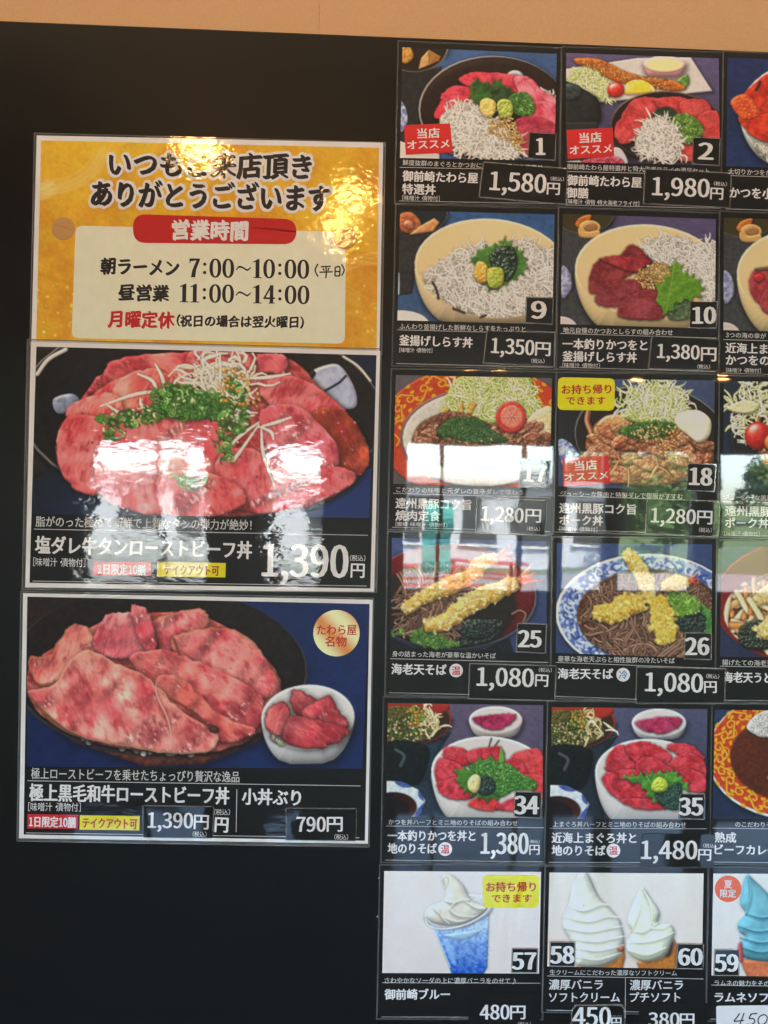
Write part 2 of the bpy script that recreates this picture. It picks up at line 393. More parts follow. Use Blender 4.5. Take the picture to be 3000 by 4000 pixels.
    def strands(s, poly, n, ln, r, cols, curl=1., ang=None, spread=180, sh=.3, hl=.2, taper=.5, bow=0):
        q = s.pts_in(poly, n); q = q[np.argsort(q[:, 1]+s.rng.normal(0, 12, len(q)))]
        for x, y in q:
            a = math.radians((s.rng.random()*360) if ang is None else ang+s.rng.uniform(-spread, spread))
            L = ln*s.rng.uniform(.6, 1.2)/5; da = s.rng.normal(0, .28)*curl; pts = [(x, y)]
            for _ in range(5):
                a += da+s.rng.normal(0, .18)*curl; x += L*math.cos(a); y += L*math.sin(a); pts.append((x, y))
            c = np.array(cols[s.rng.integers(len(cols))])*s.rng.uniform(.88, 1.06)
            s.tube(pts, r*s.rng.uniform(.8, 1.2), np.clip(c, 0, 255), sh, hl, 1 if r > 6 and ln > 150 else 0, 1, taper)
    def bits(s, poly, n, r, cols, sh=.4, hl=.3, el_=1.):
        q = s.pts_in(poly, n); q = q[np.argsort(q[:, 1])]
        for x, y in q:
            c = np.array(cols[s.rng.integers(len(cols))])*s.rng.uniform(.8, 1.1); a = s.rng.random()*6.3; l = r*el_*s.rng.random()
            s.tube([(x, y), (x+l*math.cos(a), y+l*math.sin(a))], r*s.rng.uniform(.6, 1.2), np.clip(c, 0, 255), sh, hl, 0)
    def rings(s, poly, n, r, cols):
        """chopped spring onion: cut rings, crescents and chips"""
        q = s.pts_in(poly, int(n*2.3)); q = q[np.argsort(q[:, 1]+s.rng.normal(0, 8, len(q)))]
        for x, y in q:
            c = np.array(cols[s.rng.integers(len(cols))])*s.rng.uniform(.62, 1.15); rr = r*s.rng.uniform(.35, .95); e = s.rng.uniform(.35, .95); a = s.rng.random()*180; z = s.rng.random()
            if z < .42:
                a0 = s.rng.random()*360; s.tube(el(x, y, rr, rr*e, a, a0, a0+s.rng.uniform(90, 250), 7), rr*s.rng.uniform(.16, .3), np.clip(c, 0, 255), .3, .12, 0, 1, .5)
            elif z < .62:
                s.tube(el(x, y, rr, rr*e, a, 0, 350, 9), rr*.22, np.clip(c, 0, 255), .28, .12, 0)
                s.tube([(x, y), (x+1, y)], rr*.5*e, np.clip(c*.5+np.array((110, 130, 70)), 0, 235), 0, 0, 0, .8)
            elif z < .9: s.tube([(x, y), (x+rr*math.cos(a)*1.2, y+rr*math.sin(a)*.8)], rr*s.rng.uniform(.15, .35), np.clip(c*.9, 0, 255), .3, .1, 0, 1, .4)
            else: s.tube([(x, y), (x+rr*.5*math.cos(a), y+rr*.5*math.sin(a))], rr*.28, (206, 216, 168), .25, .15, 0)
    def leaf(s, pts, c1, c2, n=3, amp=9, vein=(150, 190, 90), vl=None, sh=.5):
        p = smooth(pts, True, 5); d = np.vstack([p[1:], p[:1]])-p; N = np.stack([d[:, 1], -d[:, 0]], 1)
        N /= np.hypot(N[:, 0], N[:, 1])[:, None]+1e-6
        ar = .5*np.sum(p[:, 0]*np.roll(p[:, 1], -1)-np.roll(p[:, 0], -1)*p[:, 1])
        if ar < 0: N = -N
        off = np.array([amp if i % n == 0 else -amp*.4 for i in range(len(p))])[:, None]*s.rng.uniform(.6, 1.3, (len(p), 1))
        s.blob(p+N*off, c1, c2, R=10, amp=5, fr=30, spec=.12, sh=sh, sr=16, sm=0)
        if vl:
            a, b = np.array(vl[0], float), np.array(vl[1], float); s.tube([a, b], 3.4, vein, .15, .1, 0, .8)
            for t in (.25, .45, .65):
                c = a+(b-a)*t; w = (b-a)*.28; m = np.array([-w[1], w[0]])
                for g in (-1, 1): s.tube([c, c+w*.7+g*m], 2.2, vein, .1, 0, 0, .6)
    def bowl(s, cx, cy, rx, ry, rim, inn, out, dep=200, base=.5, ang=0, rw=10, sh=.5, inn2=None):
        L_ = []
        for t in np.linspace(0, 1, 12): w = rx*(base+(1-base)*math.sqrt(max(0, 1-t**1.7))); L_.append((w, cy+dep*t+ry*base*.35*t))
        body = np.array([(cx-w, y) for w, y in L_]+[(cx+w, y) for w, y in L_[::-1]])
        s.blob(body, out, R=rx*.5, amp=0, sh=sh, sr=40, sm=0, nz=.1, spec=.05)
        s.blob(el(cx, cy, rx, ry, ang), rim, R=rw, sh=0, sm=0, nz=.1, spec=.3)
        s.blob(el(cx, cy+rw*.25, rx-rw, ry-rw*.8, ang), inn, inn2 or inn, R=3, sh=0, sm=0, nz=.15, spec=0, ramp=90 if inn2 else None)
    def slice_(s, pts, c1=(190, 52, 72), c2=(226, 112, 122), ang=60, per=26, k=.55, sh=.6, spec=.35, sm=1, edge=None, R=15, amp=7):
        c1 = np.array(c1, float); c2 = np.array(c2, float)
        s.meat(pts, c1*.97, c1*.45+c2*.55, c1*.72, np.minimum(c2*1.06+10, 245), ang-60, .8, 12, .8, .35, .45, spec*1.6, edge, sh*.8, sm, .55 if k > .5 else .12)
    def fish(s, poly, n=260, ln=75, r=7, cols=FISH_, under=(190, 186, 182), eyes=90):
        s.blob(poly, under, (140, 134, 130), R=30, amp=10, fr=22, sh=.3, sr=16)
        c_ = [np.minimum(np.array(c)*1.03+(4, 3, 0), 250) for c in cols]
        s.strands(poly, int(n*.8), ln*.7, r*.75, [np.array(c)*.84 for c in c_], 1.8, hl=0, sh=.2)
        s.strands(poly, int(n*.7), ln, r*.62, c_, 1.7, hl=.05, sh=.24); s.strands(poly, int(n*.35), ln*1.15, r*.8, c_, 1.2, hl=.08, sh=.2)
        s.bits(poly, eyes, 2.9, ((50, 48, 50), (70, 66, 66)), 0, 0)
    def tempura(s, path, r, tail=None, c=(228, 196, 112), hi=(244, 232, 176), crumbs=150):
        p = smooth(path, False, 5); n = len(p)
        d = np.gradient(p, axis=0); N = np.stack([d[:, 1], -d[:, 0]], 1); N /= np.hypot(N[:, 0], N[:, 1])[:, None]+1e-6
        w = r*(.42+.55*np.sin(np.linspace(.25, 2.75, n)))[:, None]*s.rng.uniform(.85, 1.12, (n, 1)); w2 = r*(.42+.55*np.sin(np.linspace(.25, 2.75, n)))[:, None]*s.rng.uniform(.85, 1.12, (n, 1))
        poly = np.vstack([p+N*w, (p-N*w2)[::-1]])
        if tail:
            e = p[-1]; t = (p[-1]-p[-4]); t /= np.hypot(*t); m = np.array([-t[1], t[0]])
            for g in (-.45, 0, .4):
                s.blob([e-m*r*.25, e+t*tail*.5+m*(g-.2)*tail*.5, e+t*tail+m*g*tail, e+t*tail*.55+m*(g+.2)*tail*.5, e+m*r*.25], (206, 52, 34), (226, 120, 92), R=10, amp=3, spec=.35, sh=.25, sr=8)
        s.blob(poly, c, (222, 170, 74), R=r*.75, amp=12, fr=26, spec=.06, sh=.5, sr=22, sm=0, base=.6, rel=.7, jag=3, L=(-.3, -.72, .62))
        q = s.pts_in(poly, int(crumbs*1.7)); q = q[np.argsort(q[:, 1]+s.rng.normal(0, r*.4, len(q)))]
        Np = s.T(p); up = np.zeros(2)
        for x, y in q:
            i = np.argmin((p[:, 0]-x)**2+(p[:, 1]-y)**2); side = (y-p[i, 1])/r          # below the middle: smooth golden batter
            if side > .25 and s.rng.random() < .75: continue
            a = s.rng.random()*6.3; l = r*s.rng.uniform(.04, .2); b = a+s.rng.normal(0, 1.2); col_ = np.array(hi)*s.rng.uniform(.86, 1.03)
            if s.rng.random() < .3: col_ = np.array(c)*s.rng.uniform(.9, 1.02)
            s.tube([(x, y), (x+l*math.cos(a), y+l*math.sin(a)), (x+l*math.cos(a)+l*math.cos(b), y+l*math.sin(a)+l*math.sin(b))], r*.1*s.rng.uniform(.5, 1.6), np.clip(col_*1.04, 0, 252), .05, .06, 0, s.rng.uniform(.35, .8))
    def swirl(s, tiers, tip, c=(240, 236, 222), sh_c=(208, 200, 184)):
        for cx, cy, rx, ry, ang in tiers:
            e = el(cx, cy, rx, ry, ang, n=34); e = e+np.stack([np.zeros(34), 5*np.sin(np.linspace(0, 25, 34))], 1)
            s.blob(e, c, sh_c, R=ry*1.1, amp=0, fr=60, st=(ang+80, rx*.45, .45, .25), spec=.03, sh=.2, sr=22, sm=0, base=.6, nz=.15, soft=2.5, rel=.75, L=(-.5, -.6, .62))
            for f in (-.5, -.05, .45): s.tube([(cx+rx*(f-.22), cy-ry*.5), (cx+rx*f, cy+ry*.1), (cx+rx*(f+.3), cy+ry*.55)], ry*.09, np.array(sh_c)*.93, 0, 0, 1, .35, .7)
        if tip is not None:
            s.blob(tip, c, sh_c, R=34, amp=0, fr=50, st=(20, 70, .5, .5), spec=.1, sh=.32, sr=14, base=.5, nz=.2)
    def soften(s, n=1):
        for _ in range(n):
            a = np.pad(s.a, ((1, 1), (1, 1), (0, 0)), 'edge'); a = (a[:-2]+2*a[1:-1]+a[2:])/4; s.a = (a[:, :-2]+2*a[:, 1:-1]+a[:, 2:])/4
        s.a = np.clip(s.a+s.rng.normal(0, .012, s.a.shape[:2])[..., None], 0, 1)
    def cream(s, body, curves, c=(240, 236, 222), d=(196, 188, 170), R=90):
        """soft cream: one rounded body with soft ridges running round it"""
        s.blob(body, c, np.array(c)*.5+np.array(d)*.5, R=R, amp=4, fr=90, nz=.2, spec=.03, sh=.18, sr=20, base=.5, rel=.8, soft=2.5, L=(-.5, -.5, .7))
        for q in curves:
            q = np.array(q, float)
            for o, wd, col_, op in ((10, 17, d, .28), (4, 10, np.array(d)*.9, .38), (0, 4, np.array(d)*.78, .4), (-12, 13, np.minimum(np.array(c)*1.05, 252), .45), (-8, 6, np.minimum(np.array(c)*1.07, 254), .5)):
                s.tube(q+np.array([0, o]), wd, col_, 0, 0, 1, op, .6)
    def grade(s, sat=1., gain=1.):
        g = s.a.mean(2, keepdims=True); s.a = np.clip((g+(s.a-g)*sat)*gain, 0, 1)

FISH = ((242, 240, 236), (226, 222, 218), (250, 248, 244), (210, 206, 202))
CAB = ((226, 232, 176), (206, 222, 140), (240, 242, 214), (190, 208, 120))
GRN = ((70, 128, 52), (96, 156, 64), (48, 98, 44), (128, 176, 84))
MEAT = ((176, 60, 70), (214, 120, 118))
SES = ((214, 170, 92), (190, 136, 60), (232, 204, 140))

def corner_soup(p, red=(150, 40, 34)):       # noodle soup bowl and sauce dish of the two half-bowl sets (crop of card 34)
    p.bowl(330, 230, 320, 200, red, (52, 34, 22), (60, 20, 18), 120, .5, 0, 14)
    p.blob(el(300, 130, 340, 90), red, R=30, sh=0, sm=0, nz=.1, spec=.1)
    p.blob([(120, 150), (330, 130), (480, 200), (560, 300), (430, 400), (120, 420)], (96, 84, 34), (60, 60, 30), R=20, amp=14, sh=.3)
    p.strands([(380, 150), (540, 180), (570, 300), (440, 340), (360, 240)], 34, 110, 9, ((216, 196, 150), (230, 216, 180), (196, 168, 110)), 1.2)
    p.bits([(120, 240), (330, 230), (420, 330), (330, 410), (120, 420)], 240, 8, ((206, 178, 120), (66, 92, 36), (100, 124, 50), (226, 206, 150), (50, 60, 30)), .3, .2, 1.3)
    p.bits([(300, 140), (400, 140), (420, 230), (320, 270)], 40, 12, ((190, 130, 30), (120, 140, 40)), .3, .3, 2)
    p.blob([(120, 420), (400, 420), (470, 500), (420, 700), (330, 760), (120, 720)], (18, 22, 24), (8, 10, 12), R=60, sh=.4, spec=.05)
    p.tube([(200, 470), (270, 520), (240, 600)], 14, (58, 68, 70), 0, .1)
    dish = [(90, 720), (240, 725), (380, 790), (440, 880), (400, 985), (330, 1040), (60, 1060)]
    p.blob(dish, (206, 212, 222), (180, 190, 208), R=26, sh=.5, sm=0, spec=.3)
    for q in ([(190, 728), (260, 730), (330, 770), (250, 770)], [(380, 800), (410, 830), (425, 880), (385, 850)], [(425, 900), (405, 980), (350, 1020), (375, 950)]):
        p.blob(q, (44, 66, 132), (70, 90, 150), R=5, sh=0)
    p.blob(el(180, 930, 190, 120), (70, 26, 12), (26, 10, 8), R=6, sh=.3, sm=0, spec=0, ramp=200)
    p.blob(el(150, 950, 160, 100), (22, 12, 10), R=40, sh=0, sm=0, spec=0)

def pic_1(W, s):
    p = Pic([(133, 160), (1243, 208), (1225, 975), (115, 955)], W, s); p.bg((66, 100, 150), (58, 84, 128), 30)
    p.blob([(100, 300), (420, 300), (360, 520), (330, 980), (80, 980)], (40, 38, 42), (28, 28, 32), R=20, sm=0, sh=0)
    p.bowl(220, 150, 245, 190, (170, 165, 160), (34, 26, 24), (24, 18, 18), 20, .8)
    p.blob([(130, 170), (180, 150), (215, 230), (160, 280), (120, 250)], (196, 150, 70), (160, 112, 50), R=16, amp=5)
    p.blob([(325, 180), (330, 290), (250, 320), (270, 240)], (206, 170, 110), (178, 136, 80), R=10, sm=0)
    p.blob([(325, 180), (410, 230), (400, 260), (330, 290)], (170, 120, 62), (140, 96, 50), R=10, sm=0)
    p.blob([(110, 540), (160, 600), (170, 700), (120, 760)], (190, 200, 222), (90, 110, 170), R=12)
    p.blob([(90, 820), (400, 930), (400, 1000), (90, 1000)], (202, 196, 190), R=8, sm=0)
    p.blob(el(780, 610, 530, 385), (150, 148, 144), R=4, sh=.5, sr=30, sm=0)
    p.blob(el(786, 612, 524, 380), (44, 30, 26), (26, 18, 18), R=60, sh=0, sm=0, spec=.05, ramp=90)
    p.blob(el(940, 400, 70, 70), (190, 200, 216), (140, 160, 190), R=20, sh=0)
    p.fish([(1130, 470), (1215, 510), (1235, 600), (1150, 580)], 24, 50, 9)
    p.slice_([(540, 400), (620, 350), (780, 345), (960, 370), (1040, 400), (1000, 500), (800, 520), (640, 470)], (190, 44, 66), (226, 110, 126), 70, 30, .3)
    p.slice_([(930, 390), (1040, 380), (1130, 470), (1240, 560), (1240, 740), (1080, 690), (1000, 560)], (206, 70, 92), (240, 170, 180), 125, 18, .75)
    p.slice_([(960, 640), (1090, 560), (1240, 600), (1240, 760), (1080, 720)], (196, 52, 78), (230, 140, 152), 130, 22, .6)
    p.slice_([(940, 700), (1060, 670), (1240, 740), (1240, 860), (980, 960), (930, 820)], (142, 30, 56), (196, 84, 104), 20, 22, .55)
    p.slice_([(415, 500), (520, 440), (660, 470), (700, 540), (520, 560), (430, 560)], (188, 36, 60), (222, 100, 116), 80, 34, .4)
    p.slice_([(362, 660), (410, 560), (500, 510), (650, 530), (640, 620), (430, 680)], (196, 40, 62), (226, 110, 124), 80, 34, .4)
    p.fish([(400, 680), (470, 610), (620, 560), (720, 640), (860, 720), (960, 860), (975, 950), (720, 968), (520, 900), (430, 780)], 330, 95, 9)
    p.leaf([(620, 520), (650, 400), (760, 430), (830, 400), (890, 500), (900, 560), (740, 600)], (60, 104, 44), (40, 76, 36), 3, 14)
    p.leaf([(780, 470), (880, 450), (960, 520), (900, 580), (800, 560)], (34, 54, 34), (50, 80, 44), 3, 8)
    p.blob([(900, 520), (1010, 490), (1075, 560), (1070, 650), (960, 660), (910, 600)], (52, 100, 40), (84, 140, 56), R=18, amp=16, fr=16)
    p.rings([(920, 520), (1060, 520), (1070, 640), (960, 650)], 40, 16, GRN)
    p.blob([(690, 560), (740, 530), (800, 560), (800, 630), (760, 675), (700, 640)], (216, 184, 92), (228, 206, 130), R=26, amp=9, fr=18, sh=.6)
    p.blob([(810, 580), (850, 540), (915, 560), (920, 660), (840, 675)], (150, 170, 70), (182, 196, 100), R=20, amp=12, fr=16, sh=.6)
    p.bits([(760, 700), (880, 670), (960, 720), (960, 860), (860, 830), (740, 770)], 170, 7, SES, .3, .3, 1.6)
    p.bits([(900, 780), (1000, 800), (1000, 920), (920, 880)], 36, 7, SES, .3, .3, 1.6)
    return p

def pic_2(W, s):
    p = Pic([(205, 200), (1302, 240), (1310, 1010), (200, 985)], W, s); p.bg((92, 84, 122), (66, 66, 96), 90)
    p.blob([(190, 320), (720, 240), (1100, 235), (1250, 480), (430, 560), (200, 440)], (206, 202, 200), (190, 186, 186), R=8, sm=0, sh=.5, sr=30, nz=.2)
    p.blob([(210, 420), (330, 300), (430, 330), (520, 440), (560, 470), (460, 540), (300, 470)], (176, 196, 110), (140, 168, 70), R=30, amp=14)
    p.strands([(230, 410), (330, 310), (430, 340), (520, 440), (540, 500), (420, 520), (300, 450)], 190, 70, 6, CAB, 1.2)
    p.bowl(910, 285, 150, 62, (220, 180, 186), (226, 214, 160), (206, 150, 160), 80, .6, 0, 18)
    p.blob([(1000, 400), (1070, 360), (1085, 420), (1050, 460), (990, 440)], (70, 110, 44), (110, 150, 70), R=14)
    p.blob([(265, 245), (400, 240), (500, 270), (640, 340), (780, 380), (960, 400), (1060, 460), (960, 480), (760, 440), (600, 420), (480, 370), (400, 300), (300, 290)], (186, 98, 34), (206, 134, 56), R=40, amp=12, fr=12, spec=.12)
    p.bits([(300, 260), (480, 275), (640, 350), (960, 410), (940, 470), (700, 420), (480, 350)], 330, 6, ((196, 112, 40), (220, 156, 80), (166, 82, 28)), .2, .25, 1.4)
    p.blob([(620, 490), (640, 420), (730, 395), (810, 430), (835, 485), (700, 500)], (222, 206, 190), (232, 190, 30), R=6, sh=.5)
    p.blob([(650, 490), (670, 430), (735, 412), (790, 440), (805, 485)], (230, 186, 40), (244, 216, 96), R=10, sh=0, st=(20, 40, .5))
    p.blob(el(560, 468, 60, 56), (190, 34, 28), (206, 60, 50), R=50, spec=.8, sh=.5)
    p.blob([(160, 420), (280, 440), (420, 520), (450, 600), (440, 700), (300, 760), (160, 740)], (38, 42, 42), (26, 30, 32), R=90, sh=.5, sr=30, st=(100, 46, .5), spec=.25)
    p.blob(el(230, 480, 90, 60), (52, 68, 64), (34, 46, 46), R=30, spec=.3)
    p.blob([(160, 700), (430, 700), (420, 1000), (160, 1000)], (40, 42, 50), R=10, sm=0, sh=.3)
    p.bowl(930, 740, 410, 262, (84, 66, 60), (34, 26, 26), (46, 32, 28), 190, .5, 4, 9)
    for q, a in (([(600, 660), (690, 540), (850, 530), (870, 620), (790, 690), (620, 690)], 100), ([(830, 540), (1000, 520), (1090, 560), (1040, 650), (900, 620)], 80), ([(1020, 560), (1180, 540), (1240, 620), (1170, 700), (1050, 690)], 60), ([(1140, 680), (1230, 620), (1300, 660), (1300, 830), (1180, 820)], 30), ([(550, 740), (640, 660), (800, 690), (760, 800), (600, 860)], 110), ([(980, 870), (1120, 860), (1160, 980), (1000, 980)], 40)):
        p.slice_(q, (176, 52, 56), (206, 96, 92), a, 30, .35)
    p.leaf([(820, 650), (870, 600), (960, 600), (990, 670), (880, 700)], (30, 46, 42), (44, 66, 56), 4, 4)
    p.blob([(960, 680), (1060, 640), (1170, 720), (1170, 800), (1080, 870), (1000, 820)], (96, 138, 52), (60, 104, 40), R=20, amp=14)
    p.rings([(960, 680), (1060, 640), (1170, 720), (1170, 800), (1080, 860), (1000, 820)], 60, 17, ((120, 164, 70), (90, 140, 50), (160, 190, 100)))
    p.fish([(700, 820), (800, 690), (930, 690), (1010, 800), (1010, 960), (860, 970), (720, 920)], 270, 75, 8)
    p.blob([(540, 890), (600, 900), (640, 1000), (520, 1000)], (190, 190, 196), R=10)
    p.blob([(330, 970), (560, 950), (600, 1020), (330, 1020)], (140, 34, 60), (190, 90, 110), R=14, amp=8)
    p.tube([(225, 990), (300, 985)], 14, (190, 190, 190), 0, 0)
    return p

def pic_3(W, s):
    p = Pic([(1365, 235), (2465, 270), (2455, 1050), (1355, 1015)], W, s); p.bg((28, 44, 88), (38, 58, 100), 70, 12, .14)
    p.bowl(2030, 640, 580, 400, (206, 208, 206), (170, 176, 178), (190, 196, 198), 300, .5, 0, 16)
    p.fish([(1560, 860), (1720, 840), (1900, 960), (1800, 1020), (1640, 960)], 90, 40, 9, ((220, 220, 216), (200, 200, 196)), (150, 150, 146), 0)
    for q, a in (([(1388, 555), (1480, 500), (1560, 420), (1700, 330), (1900, 330), (1900, 620), (1600, 700), (1450, 640)], 110), ([(1450, 660), (1640, 640), (1900, 600), (2000, 860), (1760, 860), (1580, 820), (1490, 740)], 90), ([(1900, 380), (2200, 360), (2440, 500), (2400, 700), (2000, 700)], 60), ([(1980, 700), (2400, 680), (2440, 860), (2200, 960), (1950, 880)], 70)):
        p.slice_(q, (176, 40, 30), (206, 84, 50), a, 60, .4, R=40)
    p.blob([(1388, 555), (1500, 500), (1600, 640), (1480, 680)], (206, 100, 44), (190, 60, 36), R=24, amp=6, sh=0)
    p.tube([(1570, 470), (1590, 440), (1600, 410)], 9, (50, 30, 26), 0, 0)
    p.leaf([(1950, 560), (2060, 460), (2160, 560), (2080, 700), (1980, 680)], (70, 120, 50), (50, 96, 40))
    return p

def corner_tofu(p):
    p.blob([(100, 60), (520, 60), (470, 300), (330, 380), (280, 560), (330, 1000), (90, 1000)], (40, 44, 54), (30, 32, 38), R=30, sh=0, sm=0)

def pic_9(W, s):
    p = Pic([(130, 90), (1380, 122), (1362, 1010), (108, 980)], W, s); p.bg((52, 90, 138), (58, 84, 124), 80, 10, .14)
    p.blob([(100, 60), (540, 60), (480, 250), (330, 330), (270, 520), (230, 760), (100, 780)], (34, 34, 38), (48, 48, 50), R=30, sh=0, sm=0)
    p.bowl(260, 120, 255, 160, (150, 165, 175), (24, 40, 48), (20, 20, 24), 30, .8, 0, 5)
    p.blob([(130, 130), (230, 110), (300, 200), (240, 270), (140, 250)], (190, 112, 66), (160, 84, 50), R=22, amp=6)
    p.blob([(205, 290), (290, 220), (410, 155), (450, 190), (400, 260)], (206, 160, 108), (190, 130, 80), R=16, sm=0)
    p.blob(el(205, 205, 45, 40), (206, 150, 130), (150, 80, 60), R=30)
    p.tube([(115, 600), (118, 700), (116, 760)], 12, (170, 200, 226), 0, .3)
    p.blob(el(140, 1010, 230, 115), (214, 208, 206), R=12, sh=.5, sm=0)
    p.bowl(870, 560, 622, 400, (228, 214, 180), (220, 202, 158), (214, 196, 160), 380, .5, 5, 12, .6, (206, 182, 134))
    p.clip0()
    p.fish([(330, 600), (470, 500), (560, 440), (720, 380), (800, 330), (860, 380), (1100, 330), (1250, 380), (1400, 470), (1400, 800), (1300, 930), (1080, 965), (800, 950), (560, 860), (420, 760), (340, 690)], 620, 105, 10, eyes=90)
    p.clip1(np.vstack([el(870, 560, 612, 392, 5, 0, 180), [(250, 300), (250, 60), (1500, 60), (1490, 500)]]))
    for q in ([(395, 670), (430, 740), (440, 800)], [(560, 880), (650, 915)], [(780, 950), (820, 935)]): p.tube(q, 9, (50, 44, 40), .3, .1)
    p.leaf([(725, 480), (800, 390), (920, 370), (970, 320), (1050, 380), (1120, 440), (1150, 550), (1080, 620), (960, 690), (850, 730), (780, 620)], (86, 134, 58), (62, 110, 46), 3, 20, vl=((900, 700), (980, 350)))
    p.blob([(850, 480), (900, 400), (970, 380), (1050, 400), (1075, 520), (1040, 620), (980, 660), (900, 600)], (22, 40, 34), (40, 64, 50), R=26, amp=16, fr=22, spec=.55)
    p.blob([(740, 530), (770, 500), (830, 530), (850, 640), (790, 680), (735, 640), (725, 590)], (206, 152, 62), (218, 186, 100), R=34, amp=10, fr=16, sh=.6)
    p.blob([(830, 580), (880, 548), (955, 560), (970, 630), (950, 700), (890, 722), (840, 690)], (150, 166, 60), (178, 190, 90), R=40, amp=10, fr=16, sh=.65)
    return p

def pic_10(W, s, x=0, y=0, full=True, seed=0):
    p = Pic([(92+x, 110+y), (1258+x, 150+y), (1250+x, 985+y), (75+x, 950+y)], W, s)
    p.o = p.o-np.array([x, y]); p.bg((84, 76, 112), (66, 66, 98), 90)
    p.blob([(70, 80), (500, 80), (470, 200), (300, 330), (200, 480), (180, 700), (360, 1000), (60, 1000)], (50, 52, 54), (62, 64, 68), R=20, sh=0, sm=0)
    p.bowl(250, 110, 235, 150, (150, 148, 140), (62, 56, 30), (40, 36, 34), 40, .8, 0, 5)
    p.blob([(190, 190), (230, 140), (310, 120), (290, 180), (220, 220)], (190, 112, 40), (160, 90, 30), R=14)
    p.blob(el(300, 215, 80, 52), (206, 166, 108), R=10, sh=.3); p.blob(el(305, 215, 55, 34), (150, 108, 66), R=16, sh=0)
    p.blob([(215, 220), (270, 250), (370, 240), (360, 290), (230, 290)], (196, 156, 96), R=14, sh=.2)
    p.blob([(88, 515), (150, 560), (160, 680), (90, 750)], (176, 180, 206), (110, 116, 160), R=14)
    p.blob(el(80, 990, 130, 100), (196, 184, 184), R=12, sm=0)
    p.bowl(750, 560, 565, 365, (226, 214, 172), (214, 198, 148), (214, 196, 150), 380, .5, 5, 12, .6, (214, 184, 146))
    return p

def pic_10a(W, s):
    p = pic_10(W, s)
    p.fish([(690, 370), (800, 300), (940, 290), (1100, 340), (1260, 370), (1260, 760), (1100, 720), (1000, 620), (900, 500), (760, 470)], 400, 80, 9, eyes=70)
    p.slice_([(540, 420), (600, 350), (680, 380), (760, 470), (700, 500), (540, 470)], (104, 32, 39), (149, 66, 70), 100, 30, .3)
    p.slice_([(290, 640), (330, 500), (400, 450), (560, 430), (720, 440), (760, 500), (640, 560), (520, 620), (330, 720)], (112, 36, 43), (158, 68, 72), 100, 40, .35)
    p.slice_([(640, 560), (420, 480), (380, 450), (560, 440), (760, 470), (700, 520)], (134, 32, 43), (172, 76, 81), 100, 40, .3)
    p.slice_([(340, 740), (420, 640), (560, 610), (740, 620), (800, 680), (620, 800), (460, 820), (360, 800)], (117, 37, 48), (156, 79, 87), 70, 40, .35, spec=.5)
    p.slice_([(510, 860), (560, 760), (700, 695), (810, 690), (850, 780), (850, 905), (700, 920), (540, 900)], (122, 39, 48), (163, 85, 89), 60, 40, .4)
    p.bits([(650, 560), (760, 500), (900, 500), (920, 590), (820, 660), (700, 680)], 230, 8, SES, .35, .3, 1.6)
    p.blob([(880, 800), (1040, 760), (1060, 900), (900, 915)], (60, 80, 52), (90, 110, 80), R=12, amp=12, fr=12)
    p.leaf([(940, 460), (1010, 560), (1090, 590), (1150, 680), (1080, 760), (960, 790), (860, 880), (800, 690), (900, 580)], (104, 150, 40), (82, 132, 36), 3, 24, vl=((870, 870), (945, 470)))
    return p

def pic_11(W, s):
    p = pic_10(W, s+3)
    for q, a in (([(300, 520), (500, 470), (700, 480), (640, 640), (420, 760), (300, 700)], 100), ([(360, 720), (480, 600), (700, 600), (760, 760), (560, 860), (400, 820)], 80), ([(660, 500), (860, 420), (1010, 520), (900, 640), (720, 620)], 60)):
        p.slice_(q, (140, 42, 52), (182, 82, 88), a, 40, .35)
    p.tube([(330, 500), (480, 490), (600, 450)], 9, (40, 56, 30)); p.blob(el(355, 560, 40, 30), (180, 40, 40), R=20)
    p.fish([(800, 640), (1000, 540), (1240, 600), (1200, 820), (900, 860)], 200, 75, 9)
    return p

def ornate(p, cx, cy, rx, ry, t0, t1, n, sc, c=(214, 160, 30)):
    for i in range(n):
        a = math.radians(t0+(t1-t0)*i/max(1, n-1)); x = cx+rx*math.cos(a); y = cy+ry*math.sin(a); g = 1 if i % 2 else -1
        th = math.atan2(ry*math.cos(a), -rx*math.sin(a))
        def R(u, v): return (x+sc*(u*math.cos(th)-v*math.sin(th)), y+sc*(u*math.sin(th)+v*math.cos(th)))
        sp = [R(.75*(1-.12*j)*math.cos(j*.75)*.6, g*.75*(1-.12*j)*math.sin(j*.75)*.6) for j in range(8)]
        p.tube(sp, sc*.075, c, .1, .15); p.tube([R(-1, -g*.5), R(-.5, -g*.75), R(0, -g*.35), R(.45, 0)], sc*.08, c, .1, .15)
        for w in (-.9, -.3, .35): p.blob([R(.3, g*w), R(.55, g*(w+.2)), R(.8, g*w), R(.5, g*(w-.1))], c, R=4, sh=.1, spec=.1)
        p.tube([R(.2, g*.8), R(.7, g*.9), R(1., g*.5)], sc*.055, c, .1, .1)

